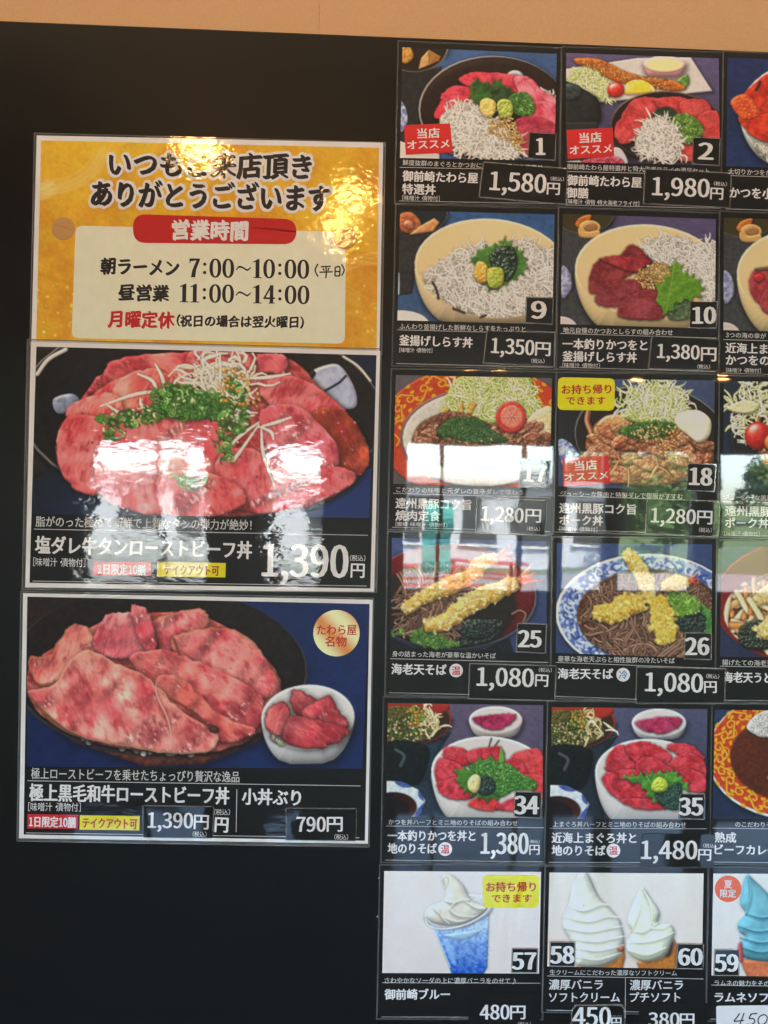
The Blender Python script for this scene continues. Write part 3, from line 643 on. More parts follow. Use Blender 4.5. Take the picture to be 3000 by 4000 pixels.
def pic_17(W, s):
    p = Pic([(95, 95), (1358, 120), (1340, 1010), (75, 975)], W, s); p.bg((90, 84, 92), (90, 84, 92))
    p.blob(el(760, 560, 800, 540), (176, 56, 28), (190, 72, 36), R=14, sh=.3, sm=0)
    ornate(p, 760, 560, 705, 440, 178, 245, 6, 92); ornate(p, 760, 560, 705, 440, 292, 345, 4, 92)
    p.blob(el(770, 600, 640, 400), (120, 84, 84), R=10, sh=.2, sm=0); p.blob(el(775, 605, 622, 385), (206, 202, 196), (190, 186, 180), R=20, sh=.2, sm=0)
    p.blob([(520, 380), (560, 150), (800, 70), (1150, 90), (1230, 300), (1330, 460), (1100, 520), (760, 470)], (190, 206, 120), (160, 180, 90), R=50, amp=14)
    p.strands([(540, 350), (570, 150), (800, 90), (1140, 100), (1220, 300), (1280, 460), (1100, 480), (760, 440)], 330, 120, 8, CAB, 1.1)
    for q in ([(450, 400), (490, 360), (530, 370), (500, 410)], [(610, 420), (605, 320), (635, 310), (640, 420)], [(670, 400), (700, 310), (745, 330), (700, 410)]): p.blob(q, (196, 140, 56), (216, 176, 96), R=12, sm=0)
    p.blob([(1150, 480), (1230, 380), (1360, 360), (1360, 600), (1200, 570)], (206, 186, 140), (220, 206, 170), R=40, amp=5)
    p.blob([(230, 600), (310, 470), (520, 390), (700, 420), (860, 490), (1060, 540), (1350, 590), (1350, 700), (1100, 800), (700, 860), (400, 800), (250, 700)], (92, 56, 44), (134, 90, 66), R=40, amp=22, fr=24, spec=.3)
    for i in range(90):
        x = p.rng.uniform(280, 1330); y = p.rng.uniform(440, 810)
        if (x-800)**2/560**2+(y-640)**2/190**2 > 1: continue
        wd = p.rng.uniform(30, 75); a = p.rng.uniform(-50, 50)
        p.blob(el(x, y, wd, wd*.45, a, n=9)+p.rng.normal(0, 6, (9, 2)), (118+p.rng.uniform(-24, 24), 70, 52), (156, 104, 76), R=14, amp=7, fr=18, spec=.45, sh=.4, sr=12)
    p.blob([(420, 560), (560, 440), (760, 450), (880, 540), (1000, 620), (780, 640), (560, 600)], (58, 98, 50), (44, 78, 40), R=30, amp=14, fr=14)
    p.rings([(380, 540), (560, 450), (760, 460), (880, 540), (980, 620), (700, 650), (450, 600)], 110, 15, ((66, 112, 56), (52, 92, 46), (88, 134, 70)))
    p.blob(el(1025, 432, 122, 124), (186, 44, 36), (200, 70, 60), R=16, spec=.3, sh=.5)
    p.blob(el(1030, 430, 90, 92), (204, 96, 84), (226, 160, 140), R=10, sh=0, st=(45, 50, .5))
    for a in range(0, 360, 60): p.tube([(1030, 430), (1030+80*math.cos(a/57.3), 430+80*math.sin(a/57.3))], 8, (214, 130, 116), .2, .2)
    p.bits([(400, 620), (1200, 620), (1200, 760), (400, 760)], 60, 6, ((206, 186, 150), (180, 150, 110)), .2, .4)
    return p

def pork_bowl(p, dx=0):
    p.blob([(270+dx, 640), (340+dx, 460), (470+dx, 400), (700+dx, 440), (960+dx, 450), (1180+dx, 560), (1240+dx, 740), (1000+dx, 880), (640+dx, 910), (420+dx, 840)], (128, 72, 50), (160, 100, 66), R=50, amp=20, fr=26, spec=.3)
    p.blob([(330+dx, 500), (420+dx, 400), (560+dx, 390), (640+dx, 440), (480+dx, 480), (360+dx, 560)], (186, 140, 88), (206, 166, 110), R=24, spec=.5)
    p.tube([(290+dx, 370), (280+dx, 440), (310+dx, 520), (320+dx, 570)], 22, (140, 90, 60))
    r = p.rng
    for i in range(80):
        x = r.uniform(300, 1200)+dx; y = r.uniform(500, 850)
        if (x-dx-740)**2/480**2+(y-660)**2/220**2 > 1: continue
        w = r.uniform(50, 110); a = r.uniform(-50, 50)
        p.blob(el(x, y, w, w*.45, a, n=9)+r.normal(0, 8, (9, 2)), (150+r.uniform(-26, 26), 88, 62), (186, 124, 86), R=16, amp=8, fr=20, st=(a+90, 26, .4), spec=.5, sh=.45, sr=14)
    p.strands([(330+dx, 560), (1100+dx, 560), (1100+dx, 800), (500+dx, 860)], 9, 120, 9, ((196, 150, 96), (176, 120, 76)), .8, hl=.4)

def pic_18(W, s):
    p = Pic([(60, 115), (1250, 130), (1240, 975), (60, 935)], W, s); p.bg((70, 88, 126), (58, 66, 96), 40)
    p.blob([(50, 340), (260, 360), (200, 620), (50, 640)], (34, 34, 38), R=10, sm=0, sh=0)
    p.blob([(60, 590), (150, 600), (260, 760), (100, 780)], (196, 204, 216), (70, 90, 160), R=14)
    p.bowl(770, 560, 585, 390, (150, 150, 152), (40, 32, 30), (36, 30, 30), 200, .5, 6, 5)
    pork_bowl(p)
    p.blob([(560, 400), (640, 250), (820, 170), (960, 230), (1040, 340), (960, 440), (740, 460)], (196, 210, 130), (170, 190, 100), R=50, amp=12)
    p.strands([(520, 330), (580, 220), (840, 110), (960, 180), (1070, 300), (960, 420), (740, 440), (560, 380)], 300, 110, 8, ((234, 238, 206), (216, 226, 160), (242, 244, 226), (196, 212, 130)), 1.1)
    p.blob([(970, 380), (1100, 350), (1180, 380), (1225, 440), (1210, 540), (1130, 590), (1040, 530), (950, 460)], (232, 224, 196), (240, 236, 220), R=50, amp=6, fr=60, st=(70, 90, .4), spec=.2, sh=.5)
    p.blob([(520, 500), (700, 440), (900, 440), (960, 490), (840, 560), (640, 560)], (66, 104, 44), (46, 80, 36), R=20, amp=14, fr=14)
    p.rings([(480, 520), (700, 440), (920, 440), (980, 490), (840, 570), (620, 570)], 110, 13, GRN)
    p.bits([(600, 500), (900, 450), (1000, 560), (980, 740), (780, 620)], 110, 8, SES, .3, .4)
    return p

def pic_19(W, s):
    p = Pic([(1320-1260, 135), (2500-1260, 150), (2490-1260, 1000), (1315-1260, 980)], W, s); p.bg((36, 44, 66), (34, 42, 60))
    p.bowl(760, 560, 640, 420, (60, 60, 64), (34, 30, 32), (32, 36, 44), 250, .5, 0, 5)
    pork_bowl(p, 40)
    p.strands([(110, 360), (230, 150), (520, 60), (760, 160), (700, 400), (420, 560), (200, 560)], 330, 130, 9, ((234, 234, 206), (216, 222, 170), (240, 240, 226), (206, 206, 150)), 1.2)
    p.blob([(90, 330), (230, 280), (330, 320), (260, 380), (130, 370)], (226, 224, 180), (206, 206, 150), R=20, amp=8)
    p.blob(el(320, 550, 100, 105), (176, 30, 24), (190, 50, 40), R=90, spec=.8, sh=.5)
    p.blob(el(440, 600, 70, 70), (190, 84, 40), (206, 120, 60), R=50, spec=.5, sh=.5)
    return p

def noodles(p, poly, n, ln=260, r=9, cols=((112, 78, 62), (134, 96, 78), (92, 62, 50), (152, 114, 94)), curl=1.2, ang=None, spread=60):
    p.strands(poly, n, ln, r, cols, curl, ang, spread, .4, .16, 0)

def pic_25(W, s):
    p = Pic([(168, 85), (1418, 112), (1420, 1015), (155, 985)], W, s); p.bg((66, 80, 126), (52, 62, 104), 80, 10, .14)
    p.blob([(100, 860), (320, 960), (640, 1000), (900, 975), (1100, 880), (1160, 1060), (100, 1060)], (16, 16, 22), (24, 24, 32), R=10, sm=0, sh=0)
    p.blob(el(640, 560, 690, 425), (90, 96, 110), R=4, sh=.5, sr=30, sm=0)
    p.blob(el(636, 558, 680, 418), (128, 22, 20), (60, 12, 14), R=30, sh=0, sm=0, ramp=100, spec=0)
    p.blob(el(600, 620, 560, 345), (52, 32, 24), (26, 22, 22), R=8, sh=.5, sr=30, sm=0, ramp=80, spec=0)
    p.blob([(620, 760), (900, 740), (1060, 760), (1000, 900), (760, 960), (560, 940)], (22, 28, 26), (34, 42, 36), R=30, amp=14, fr=30, spec=.4)
    p.clip0()
    noodles(p, [(160, 560), (330, 430), (640, 400), (560, 600), (420, 700), (300, 820), (150, 860)], 130, 360, 8.5, curl=.9, ang=-25, spread=40)
    noodles(p, [(290, 760), (480, 660), (640, 690), (460, 860), (300, 880)], 80, 280, 8.5, curl=.8, ang=-30, spread=24)
    p.clip1(el(600, 620, 560, 345))
    for q in ([(1130, 700), (1190, 670), (1240, 700), (1220, 760)], [(360, 500), (520, 400), (700, 390), (800, 430)]): p.tube(q, 8, (110, 76, 60))
    p.blob([(680, 820), (900, 750), (1000, 770), (980, 860), (820, 900)], (26, 40, 34), (16, 24, 22), R=20, amp=12, spec=.5)
    p.blob([(330, 850), (460, 820), (600, 900), (700, 940), (600, 975), (420, 960), (320, 920)], (70, 116, 44), (46, 86, 34), R=16, amp=12)
    p.rings([(320, 850), (460, 810), (600, 890), (720, 940), (600, 975), (420, 965)], 110, 17, ((96, 150, 52), (70, 122, 44), (134, 176, 80)))
    p.rings([(160, 830), (260, 810), (280, 850), (200, 880)], 16, 17, ((96, 150, 52), (134, 176, 80)))
    p.tempura([(260, 680), (420, 570), (620, 480), (800, 400), (880, 300), (1010, 250)], 74, 150)
    p.tempura([(430, 800), (600, 760), (760, 640), (900, 560), (1050, 500), (1180, 440)], 84, 175)
    return p

def pic_26(W, s):
    p = Pic([(48, 120), (1230, 130), (1225, 1000), (40, 955)], W, s); p.bg((58, 76, 124), (48, 62, 104), 80, 10, .12)
    p.blob(el(740, 650, 700, 450), (226, 230, 236), R=8, sh=.5, sr=30, sm=0)
    p.blob(el(744, 650, 684, 436), (178, 192, 222), (84, 106, 172), R=6, fr=20, nz=1.6, sh=0, sm=0)
    for i in range(46):
        a = math.radians(110+i*7.6); x = 744+610*math.cos(a); y = 650+380*math.sin(a)
        p.tube(el(x, y, 34, 26, i*40, 0, 300, 8), 7, ((60, 80, 152), (206, 214, 232), (90, 110, 176))[i % 3], 0, 0); p.blob(el(x+22, y+16, 16, 12, n=8), (214, 220, 234) if i % 2 else (50, 70, 140), R=4, sh=0)
    p.blob(el(760, 660, 560, 345), (96, 52, 24), (60, 34, 20), R=10, sh=.5, sm=0, nz=1)
    p.bits(el(760, 660, 560, 340), 260, 9, ((140, 110, 40), (120, 72, 28), (70, 40, 20), (150, 120, 60)), .2, .3, 1.5)
    p.clip0()
    noodles(p, [(200, 700), (330, 480), (560, 380), (760, 400), (1220, 420), (1220, 560), (1000, 700), (1060, 960), (620, 975), (360, 880)], 330, 320, 8, curl=1.5, ang=0, spread=70)
    p.clip1(el(760, 670, 540, 335))
    p.blob([(940, 660), (1080, 600), (1200, 640), (1220, 800), (1080, 800), (960, 740)], (26, 40, 34), (14, 24, 22), R=24, amp=12, spec=.5)
    p.leaf([(1120, 580), (1200, 600), (1230, 700), (1225, 800), (1170, 780), (1180, 680)], (80, 140, 60), (60, 110, 50), 3, 12)
    p.blob([(880, 500), (1000, 480), (1120, 540), (1130, 620), (980, 650), (920, 580)], (110, 160, 50), (80, 130, 40), R=16, amp=12)
    p.rings([(880, 500), (1000, 480), (1120, 540), (1130, 620), (980, 650), (920, 580)], 80, 19, ((120, 176, 54), (150, 196, 76), (90, 146, 44)))
    Y = (228, 190, 60)
    p.tempura([(330, 640), (460, 640), (600, 580), (720, 570)], 86, None, Y, (240, 220, 130), 150)
    p.tempura([(840, 440), (940, 420), (1040, 400)], 60, 90, Y, (240, 224, 150), 60)
    p.tempura([(560, 180), (620, 240), (680, 330), (740, 450), (760, 560)], 66, None, (230, 200, 100), (242, 230, 170), 130)
    p.tempura([(800, 520), (840, 640), (860, 760), (890, 850)], 96, None, Y, (240, 220, 120), 190)
    return p

def pic_27(W, s):
    p = Pic([(1300-1260, 145), (2480-1260, 155), (2475-1260, 1000), (1290-1260, 985)], W, s); p.bg((52, 60, 100), (40, 44, 70))
    p.bowl(700, 560, 720, 470, (140, 30, 26), (120, 26, 20), (60, 60, 70), 200, .5, 0, 12)
    p.blob(el(700, 650, 620, 350), (140, 76, 30), (110, 50, 20), R=20, sh=.5, sm=0)
    p.clip0()
    noodles(p, [(40, 500), (300, 430), (800, 420), (1150, 600), (1000, 860), (420, 900), (60, 860)], 130, 280, 21, ((226, 196, 150), (206, 160, 100), (236, 214, 176), (206, 130, 60)), 1.)
    p.clip1(el(700, 650, 640, 360))
    p.blob([(180, 760), (330, 700), (460, 800), (400, 920), (200, 900)], (40, 50, 34), (24, 32, 26), R=20, amp=12, spec=.5)
    p.tempura([(330, 820), (480, 700), (640, 600), (860, 480)], 100, 160)
    p.tempura([(300, 560), (480, 480), (660, 400)], 80, 120)
    return p

def pic_34(W, s):
    p = Pic([(135, 95), (1393, 112), (1385, 1025), (122, 1010)], W, s); p.bg((92, 82, 106), (72, 66, 92), 80)
    p.blob([(100, 380), (650, 330), (560, 470), (470, 700), (620, 1040), (100, 1040)], (36, 52, 70), (28, 40, 54), R=40, sh=0, sm=0)
    corner_soup(p)
    p.bowl(1005, 235, 215, 112, (216, 206, 202), (206, 196, 194), (190, 180, 176), 120, .5, 0, 12)
    for q in ([(820, 220), (920, 200), (1040, 190), (1100, 230), (900, 280)], [(900, 250), (1040, 190), (1160, 190), (1150, 240), (1040, 310), (920, 300)]): p.slice_(q, (136, 22, 62), (186, 64, 110), 100, 30, .5)
    p.bowl(960, 660, 475, 295, (222, 218, 216), (206, 198, 196), (206, 200, 198), 360, .5, 4, 14, .6, (190, 180, 178))
    p.tube([(970, 380), (950, 450)], 6, (40, 46, 36)); p.tube([(1030, 400), (1000, 440)], 6, (40, 46, 36))
    for q, a, c in (([(610, 450), (760, 470), (800, 590), (640, 590), (580, 520)], 100, 0), ([(780, 490), (930, 460), (960, 540), (800, 580)], 80, 0), ([(900, 470), (1040, 450), (1070, 560), (920, 560)], 70, 0), ([(1130, 520), (1350, 465), (1390, 620), (1390, 700), (1200, 640)], 60, 1), ([(1080, 560), (1200, 560), (1260, 680), (1120, 680)], 60, 0), ([(530, 560), (640, 560), (740, 620), (740, 740), (540, 740)], 100, 0), ([(540, 730), (760, 700), (830, 850), (660, 870), (560, 820)], 110, 0), ([(780, 900), (920, 840), (1030, 900), (1000, 960), (860, 950)], 60, 1), ([(1220, 680), (1390, 690), (1390, 860), (1300, 800)], 40, 1), ([(1000, 940), (1160, 860), (1180, 960)], 40, 0)):
        p.slice_(q, (172, 34, 46) if not c else (186, 48, 44), (206, 92, 104), a, 30, .3, sm=1)
    p.leaf([(700, 640), (790, 620), (830, 570), (960, 540), (1100, 600), (1160, 640), (1100, 800), (960, 870), (850, 850), (760, 800), (700, 740)], (70, 124, 40), (50, 98, 36), 3, 26, vl=((860, 840), (850, 600)))
    p.blob([(860, 620), (960, 560), (1100, 580), (1200, 660), (1320, 720), (1320, 790), (1150, 800), (1050, 850), (950, 790)], (50, 100, 40), (76, 132, 50), R=20, amp=16, fr=14)
    p.rings([(860, 610), (960, 560), (1120, 590), (1220, 670), (1320, 730), (1300, 790), (1100, 790), (960, 720)], 130, 16, ((84, 150, 56), (60, 120, 44), (120, 176, 76)))
    p.blob([(860, 700), (960, 690), (1000, 780), (930, 840), (850, 800)], (40, 60, 50), (24, 40, 40), R=20, amp=12, spec=.4)
    p.blob([(1030, 570), (1050, 450), (1075, 560)], (90, 150, 60), R=8, sh=.2)
    p.blob([(780, 720), (830, 670), (880, 690), (875, 770), (840, 820), (785, 790)], (206, 190, 120), (220, 210, 156), R=36, amp=5, spec=.3)
    return p

def pic_35(W, s):
    p = Pic([(65, 115), (1210, 130), (1195, 940), (50, 935)], W, s); p.bg((80, 80, 108), (54, 62, 84), 80)
    p.blob([(40, 350), (560, 320), (480, 430), (380, 600), (460, 960), (40, 960)], (30, 42, 54), (26, 34, 44), R=40, sh=0, sm=0)
    o, M, k = p.o.copy(), p.M.copy(), p.k
    g = 1145/1258.; p.o = (p.o-np.array([65, 115]))/g+np.array([135, 95]); p.M = M*g; p.k = k*g
    corner_soup(p, (160, 44, 30)); p.o, p.M, p.k = o, M, k
    p.bowl(852, 235, 200, 105, (216, 210, 214), (206, 196, 200), (190, 184, 190), 100, .5, 0, 12)
    for q in ([(680, 230), (800, 200), (900, 190), (980, 220), (780, 300)], [(760, 260), (900, 200), (1010, 200), (990, 270), (860, 318)]): p.slice_(q, (140, 24, 62), (196, 90, 130), 100, 30, .5)
    p.bowl(795, 610, 412, 258, (222, 220, 218), (206, 202, 200), (200, 196, 196), 330, .5, 4, 13, .6, (190, 184, 182))
    for q, a in (([(455, 560), (500, 440), (590, 395), (680, 500), (650, 580), (500, 590)], 100), ([(600, 410), (740, 370), (860, 410), (950, 500), (820, 560), (680, 520)], 60), ([(915, 430), (950, 385), (1090, 400), (1190, 500), (1080, 500)], 40), ([(910, 550), (1050, 450), (1180, 520), (1190, 640), (1000, 620)], 50), ([(680, 530), (790, 480), (900, 540), (1010, 620), (900, 690), (720, 640)], 60), ([(1020, 620), (1070, 570), (1190, 630), (1190, 740), (1060, 730)], 100), ([(440, 620), (560, 580), (720, 590), (720, 700), (540, 770), (460, 700)], 110), ([(530, 770), (640, 710), (780, 700), (800, 790), (640, 810)], 100), ([(560, 800), (740, 790), (900, 840), (880, 870), (700, 865)], 90)):
        p.slice_(q, (164, 32, 44), (206, 88, 100), a, 34, .28)
    p.leaf([(575, 640), (640, 620), (740, 620), (800, 600), (900, 600), (960, 590), (1010, 640), (1075, 710), (960, 760), (880, 830), (780, 780), (720, 690)], (84, 146, 50), (56, 116, 44), 3, 24, vl=((860, 800), (760, 620)))
    p.blob([(820, 760), (920, 700), (1010, 680), (1010, 860), (900, 860)], (28, 50, 44), (46, 76, 60), R=16, amp=14, fr=14, spec=.3)
    p.blob([(800, 680), (850, 630), (910, 660), (915, 720), (860, 745), (800, 730)], (156, 176, 50), (186, 200, 84), R=36, amp=9, fr=14)
    return p

def pic_36(W, s):
    p = Pic([(1265-1200, 135), (2410-1200, 150), (2400-1200, 950), (1250-1200, 935)], W, s); p.bg((40, 60, 96), (34, 46, 70))
    p.blob(el(650, 470, 640, 470), (206, 206, 206), R=6, sh=.5, sr=30, sm=0)
    p.blob(el(652, 462, 632, 458), (176, 50, 22), (190, 66, 30), R=10, sh=0, sm=0)
    ornate(p, 652, 462, 555, 385, 110, 290, 15, 88); ornate(p, 652, 462, 555, 385, 300, 420, 9, 88)
    p.blob(el(670, 480, 490, 330), (70, 30, 16), (96, 42, 22), R=10, sh=.3, sm=0, nz=.4, spec=.1)
    p.blob([(300, 260), (420, 150), (700, 120), (900, 220), (780, 330), (560, 340), (440, 340), (380, 330)], (216, 212, 208), (190, 186, 180), R=30, amp=9, fr=9, sh=.5)
    p.bits([(320, 260), (440, 160), (700, 140), (860, 220), (760, 310), (440, 320)], 240, 8, ((226, 222, 218), (206, 200, 196)), .2, .2, 1.6)
    for q in ((560, 520), (700, 600), (500, 640)): p.blob(el(q[0], q[1], 60, 36), (80, 36, 22), (110, 56, 34), R=30, spec=.3)
    return p

def pic_57(W, s):
    p = Pic([(105, 85), (1375, 92), (1358, 915), (90, 910)], W, s); p.bg((212, 206, 206), (206, 198, 196), 90, 40, .02)
    p.blob([(500, 520), (955, 400), (940, 860), (900, 930), (660, 930)], (226, 236, 236), (10, 64, 168), R=20, sm=0, sh=.15, ramp=90, spec=.1)
    p.blob([(590, 640), (660, 700), (690, 850), (640, 800)], (150, 196, 226), R=10, sh=0, op=.5)
    p.bits([(580, 650), (930, 620), (930, 880), (680, 900)], 60, 3.5, ((140, 190, 226), (90, 150, 214), (60, 120, 200)), 0, .2)
    p.blob([(590, 600), (760, 570), (900, 560), (760, 640), (640, 630)], (150, 180, 196), R=30, sh=0, op=.6)
    p.blob([(430, 440), (470, 370), (640, 310), (800, 270), (950, 300), (980, 390), (900, 470), (720, 545), (540, 550), (450, 500)], (206, 204, 206), (186, 186, 192), R=24, sh=.3, sr=16)
    p.cream([(575, 130), (600, 250), (585, 325), (500, 365), (450, 430), (480, 490), (600, 525), (740, 515), (870, 460), (940, 385), (815, 320), (745, 200), (650, 118)], [[(590, 330), (660, 350), (730, 330), (800, 325)], [(500, 390), (600, 470), (720, 500), (860, 450)], [(700, 335), (640, 400), (710, 455), (835, 462)], [(560, 390), (570, 460), (630, 520)], [(760, 340), (850, 390), (920, 395)]], (226, 220, 206), (150, 142, 128), 60)
    p.tube([(595, 200), (588, 155), (608, 136), (626, 168), (604, 230)], 5, (160, 152, 140), 0, 0, 1, .6)
    p.tube(el(705, 410, 275, 120, -18, 20, 190, 20), 7, (226, 228, 232), .2, .4, 0, .8)
    p.tube([(500, 520), (570, 690), (640, 860)], 5, (150, 180, 210), 0, .2)
    return p

def pic_58(W, s):
    p = Pic([(48, 88), (1182, 95), (1170, 800), (32, 778)], W, s); p.bg((212, 207, 203), (206, 196, 190), 90, 40, .02)
    p.blob([(30, 570), (1180, 590), (1180, 820), (30, 820)], (206, 184, 172), (212, 200, 194), R=2, sm=0, sh=0, ramp=90, spec=0)
    p.blob([(250, 770), (590, 600), (600, 700), (570, 830), (260, 830)], (196, 130, 54), (170, 100, 40), R=30, st=(60, 30, .6), sm=0)
    p.cream([(275, 92), (225, 180), (195, 300), (150, 420), (155, 500), (205, 580), (235, 650), (255, 765), (420, 775), (560, 705), (598, 580), (585, 500), (560, 425), (480, 335), (410, 260), (330, 95)], [[(190, 345), (300, 375), (420, 335), (480, 335)], [(155, 420), (330, 455), (470, 420), (560, 425)], [(160, 500), (330, 530), (480, 505), (585, 488)], [(205, 580), (380, 600), (500, 580), (600, 560)], [(235, 645), (400, 665), (590, 625)], [(245, 710), (400, 730), (575, 680)], [(300, 95), (285, 200), (300, 330)]], (240, 238, 226), (176, 174, 158), 100)
    p.blob([(690, 740), (950, 550), (985, 620), (980, 800), (720, 830)], (186, 120, 50), (150, 88, 34), R=30, st=(40, 26, .7), sm=0)
    p.blob([(880, 600), (950, 590), (930, 680), (880, 680)], (70, 46, 30), R=16)
    p.cream([(725, 200), (660, 320), (622, 440), (655, 520), (612, 600), (625, 665), (700, 722), (790, 732), (895, 690), (940, 600), (968, 520), (930, 462), (850, 455), (858, 375), (790, 270)], [[(655, 520), (740, 525), (850, 458)], [(615, 600), (740, 600), (860, 575), (960, 530)], [(625, 660), (760, 690), (900, 640)], [(726, 205), (708, 360), (660, 505)], [(728, 210), (790, 330), (800, 470)], [(790, 500), (880, 500), (935, 470)]], (238, 240, 220), (170, 172, 142), 80)
    p.blob(el(568, 640, 20, 16), (206, 90, 50), R=12)
    return p

def pic_59(W, s):
    p = Pic([(1253-1200, 95), (2390-1200, 100), (2380-1200, 865), (1240-1200, 845)], W, s); p.bg((206, 206, 206), (206, 196, 192), 90, 40, .02)
    p.blob([(250, 720), (700, 720), (560, 900), (330, 900)], (206, 120, 80), (176, 90, 60), R=30, st=(60, 30, .4), sm=0)
    p.cream([(300, 110), (262, 210), (252, 320), (290, 390), (235, 460), (245, 520), (292, 560), (242, 610), (265, 700), (430, 735), (580, 715), (665, 600), (650, 480), (565, 395), (470, 260), (360, 150)], [[(290, 390), (420, 420), (560, 380)], [(240, 480), (400, 520), (640, 460)], [(250, 560), (420, 600), (660, 540)], [(245, 630), (420, 670), (650, 610)], [(305, 115), (330, 250), (300, 390)]], (120, 180, 190), (22, 92, 118), 90)
    p.blob([(240, 620), (260, 600), (270, 720), (240, 720)], (190, 60, 60), R=10)
    return p

def ham(p, pts, c1=(196, 66, 76), c2=(226, 128, 124), ang=40, edge=None, R=16, spec=.3, amp=14, k=.3, per=70):
    p.meat(pts, np.array(c1)*.98, np.array(c2)*1.0, (158, 40, 54), (240, 196, 186), ang, 1.2, 12, 1.15, .17, .62, .9, edge, .36)

def pic_big1(W, s):
    p = Pic([(150, 57), (1525, 92), (1495, 750), (130, 735)], W, s); p.bg((26, 22, 26), (20, 36, 84), 40, 20, .1)
    p.blob([(1150, 600), (1600, 560), (1600, 800), (1150, 800)], (26, 44, 100), R=6, sm=0, sh=0)
    p.blob([(130, 50), (420, 50), (260, 260), (200, 560), (130, 600)], (40, 26, 24), (24, 18, 20), R=20, sm=0, sh=0)
    p.blob(el(820, 330, 740, 400, 3), (120, 112, 110), R=5, sh=.5, sr=30, sm=0)
    p.blob(el(820, 326, 732, 392, 3), (30, 22, 24), (20, 16, 18), R=40, sh=0, sm=0, spec=0)
    p.tube([(155, 170), (200, 110), (270, 70)], 8, (196, 196, 190), 0, .3); p.tube([(1390, 100), (1450, 140), (1500, 200)], 6, (170, 168, 160), 0, .3)
    p.blob([(220, 270), (300, 250), (330, 300), (240, 330)], (150, 160, 190), (110, 120, 150), R=16)
    p.blob([(1255, 170), (1340, 130), (1390, 150), (1440, 240), (1440, 310), (1360, 310), (1300, 250)], (176, 184, 206), (150, 160, 190), R=16)
    p.tube([(1265, 170), (1250, 190)], 14, (20, 20, 26), 0, .2); p.tube([(1300, 250), (1370, 210), (1400, 180)], 5, (30, 36, 50), 0, 0)
    p.meat([(240, 420), (330, 270), (450, 150), (760, 85), (1140, 100), (1290, 220), (1480, 460), (1440, 620), (1200, 730), (700, 755), (400, 650), (250, 560)], (150, 44, 52), (186, 84, 84), (110, 24, 34), (220, 150, 140))
    ham(p, [(440, 130), (560, 95), (760, 80), (860, 100), (1000, 180), (1080, 260), (820, 330), (560, 260), (430, 220)])
    ham(p, [(760, 90), (850, 75), (960, 130), (1060, 200), (900, 230), (780, 190)], (206, 90, 96), (226, 140, 140))
    ham(p, [(1040, 95), (1130, 88), (1165, 120), (1150, 170), (1060, 160)], (196, 90, 100), (220, 140, 150))
    ham(p, [(1040, 200), (1180, 180), (1290, 230), (1400, 320), (1490, 460), (1460, 520), (1300, 440), (1120, 330)], (176, 60, 70), (214, 116, 122), 120)
    ham(p, [(1270, 330), (1400, 330), (1480, 440), (1500, 540), (1440, 600), (1300, 540)], (130, 46, 30), (176, 80, 50), 60, spec=.5)
    ham(p, [(380, 260), (480, 190), (600, 150), (700, 180), (720, 260), (600, 330), (420, 340)], (196, 84, 84), (222, 140, 130), 110)
    ham(p, [(270, 320), (340, 270), (470, 250), (500, 330), (400, 420), (300, 400)], (206, 90, 92), (226, 140, 134), 100)
    ham(p, [(235, 420), (290, 340), (420, 350), (520, 400), (560, 520), (480, 640), (330, 650), (250, 560)], (196, 70, 76), (222, 116, 118), 100)
    ham(p, [(430, 400), (640, 340), (860, 360), (960, 440), (900, 640), (760, 740), (560, 735), (400, 640)], (206, 84, 92), (226, 134, 134), 70)
    ham(p, [(1060, 320), (1200, 300), (1320, 400), (1380, 520), (1300, 640), (1160, 600), (1080, 460)], (206, 90, 104), (226, 140, 150), 60)
    ham(p, [(880, 520), (1000, 470), (1200, 560), (1400, 560), (1440, 620), (1250, 720), (1020, 745), (900, 680)], (190, 56, 66), (216, 110, 116), 80)
    ham(p, [(640, 600), (780, 560), (960, 620), (1000, 700), (860, 760), (700, 755)], (190, 66, 72), (220, 120, 120), 60)
    p.bits([(400, 200), (1300, 240), (1400, 560), (500, 620)], 60, 4, ((90, 40, 36), (230, 190, 170), (206, 130, 80)), 0, .2)
    p.blob([(780, 180), (840, 130), (940, 120), (1000, 180), (1000, 270), (940, 340), (880, 300)], (214, 200, 170), (190, 160, 120), R=30, amp=16)
    NEG = ((228, 220, 206), (240, 234, 224), (214, 206, 180))
    p.strands([(770, 170), (860, 120), (980, 140), (1010, 260), (930, 330), (850, 260)], 110, 130, 7, NEG, 2., hl=.3)
    for q in ([(630, 130), (660, 190), (670, 260)], [(690, 240), (560, 250), (410, 300)], [(560, 170), (620, 200), (640, 260)], [(570, 270), (580, 300), (660, 320)], [(980, 190), (1080, 185), (1175, 170)], [(1050, 380), (960, 510), (940, 530)], [(1060, 390), (1070, 500), (1120, 640)], [(1050, 390), (1120, 370), (1180, 350)], [(1050, 370), (980, 420), (930, 470)], [(1030, 340), (960, 360), (1010, 380)], [(1060, 390), (1100, 410), (1110, 440)], [(430, 290), (500, 330), (640, 330)]):
        p.tube(q, 8, (234, 226, 214), .3, .1, 1, 1, .5)
    G = ((64, 130, 44), (90, 160, 60), (44, 100, 36), (150, 190, 110))
    p.blob([(680, 240), (760, 230), (880, 260), (900, 340), (760, 360), (640, 330)], (90, 130, 70), (60, 110, 50), R=20, amp=14, sh=.4)
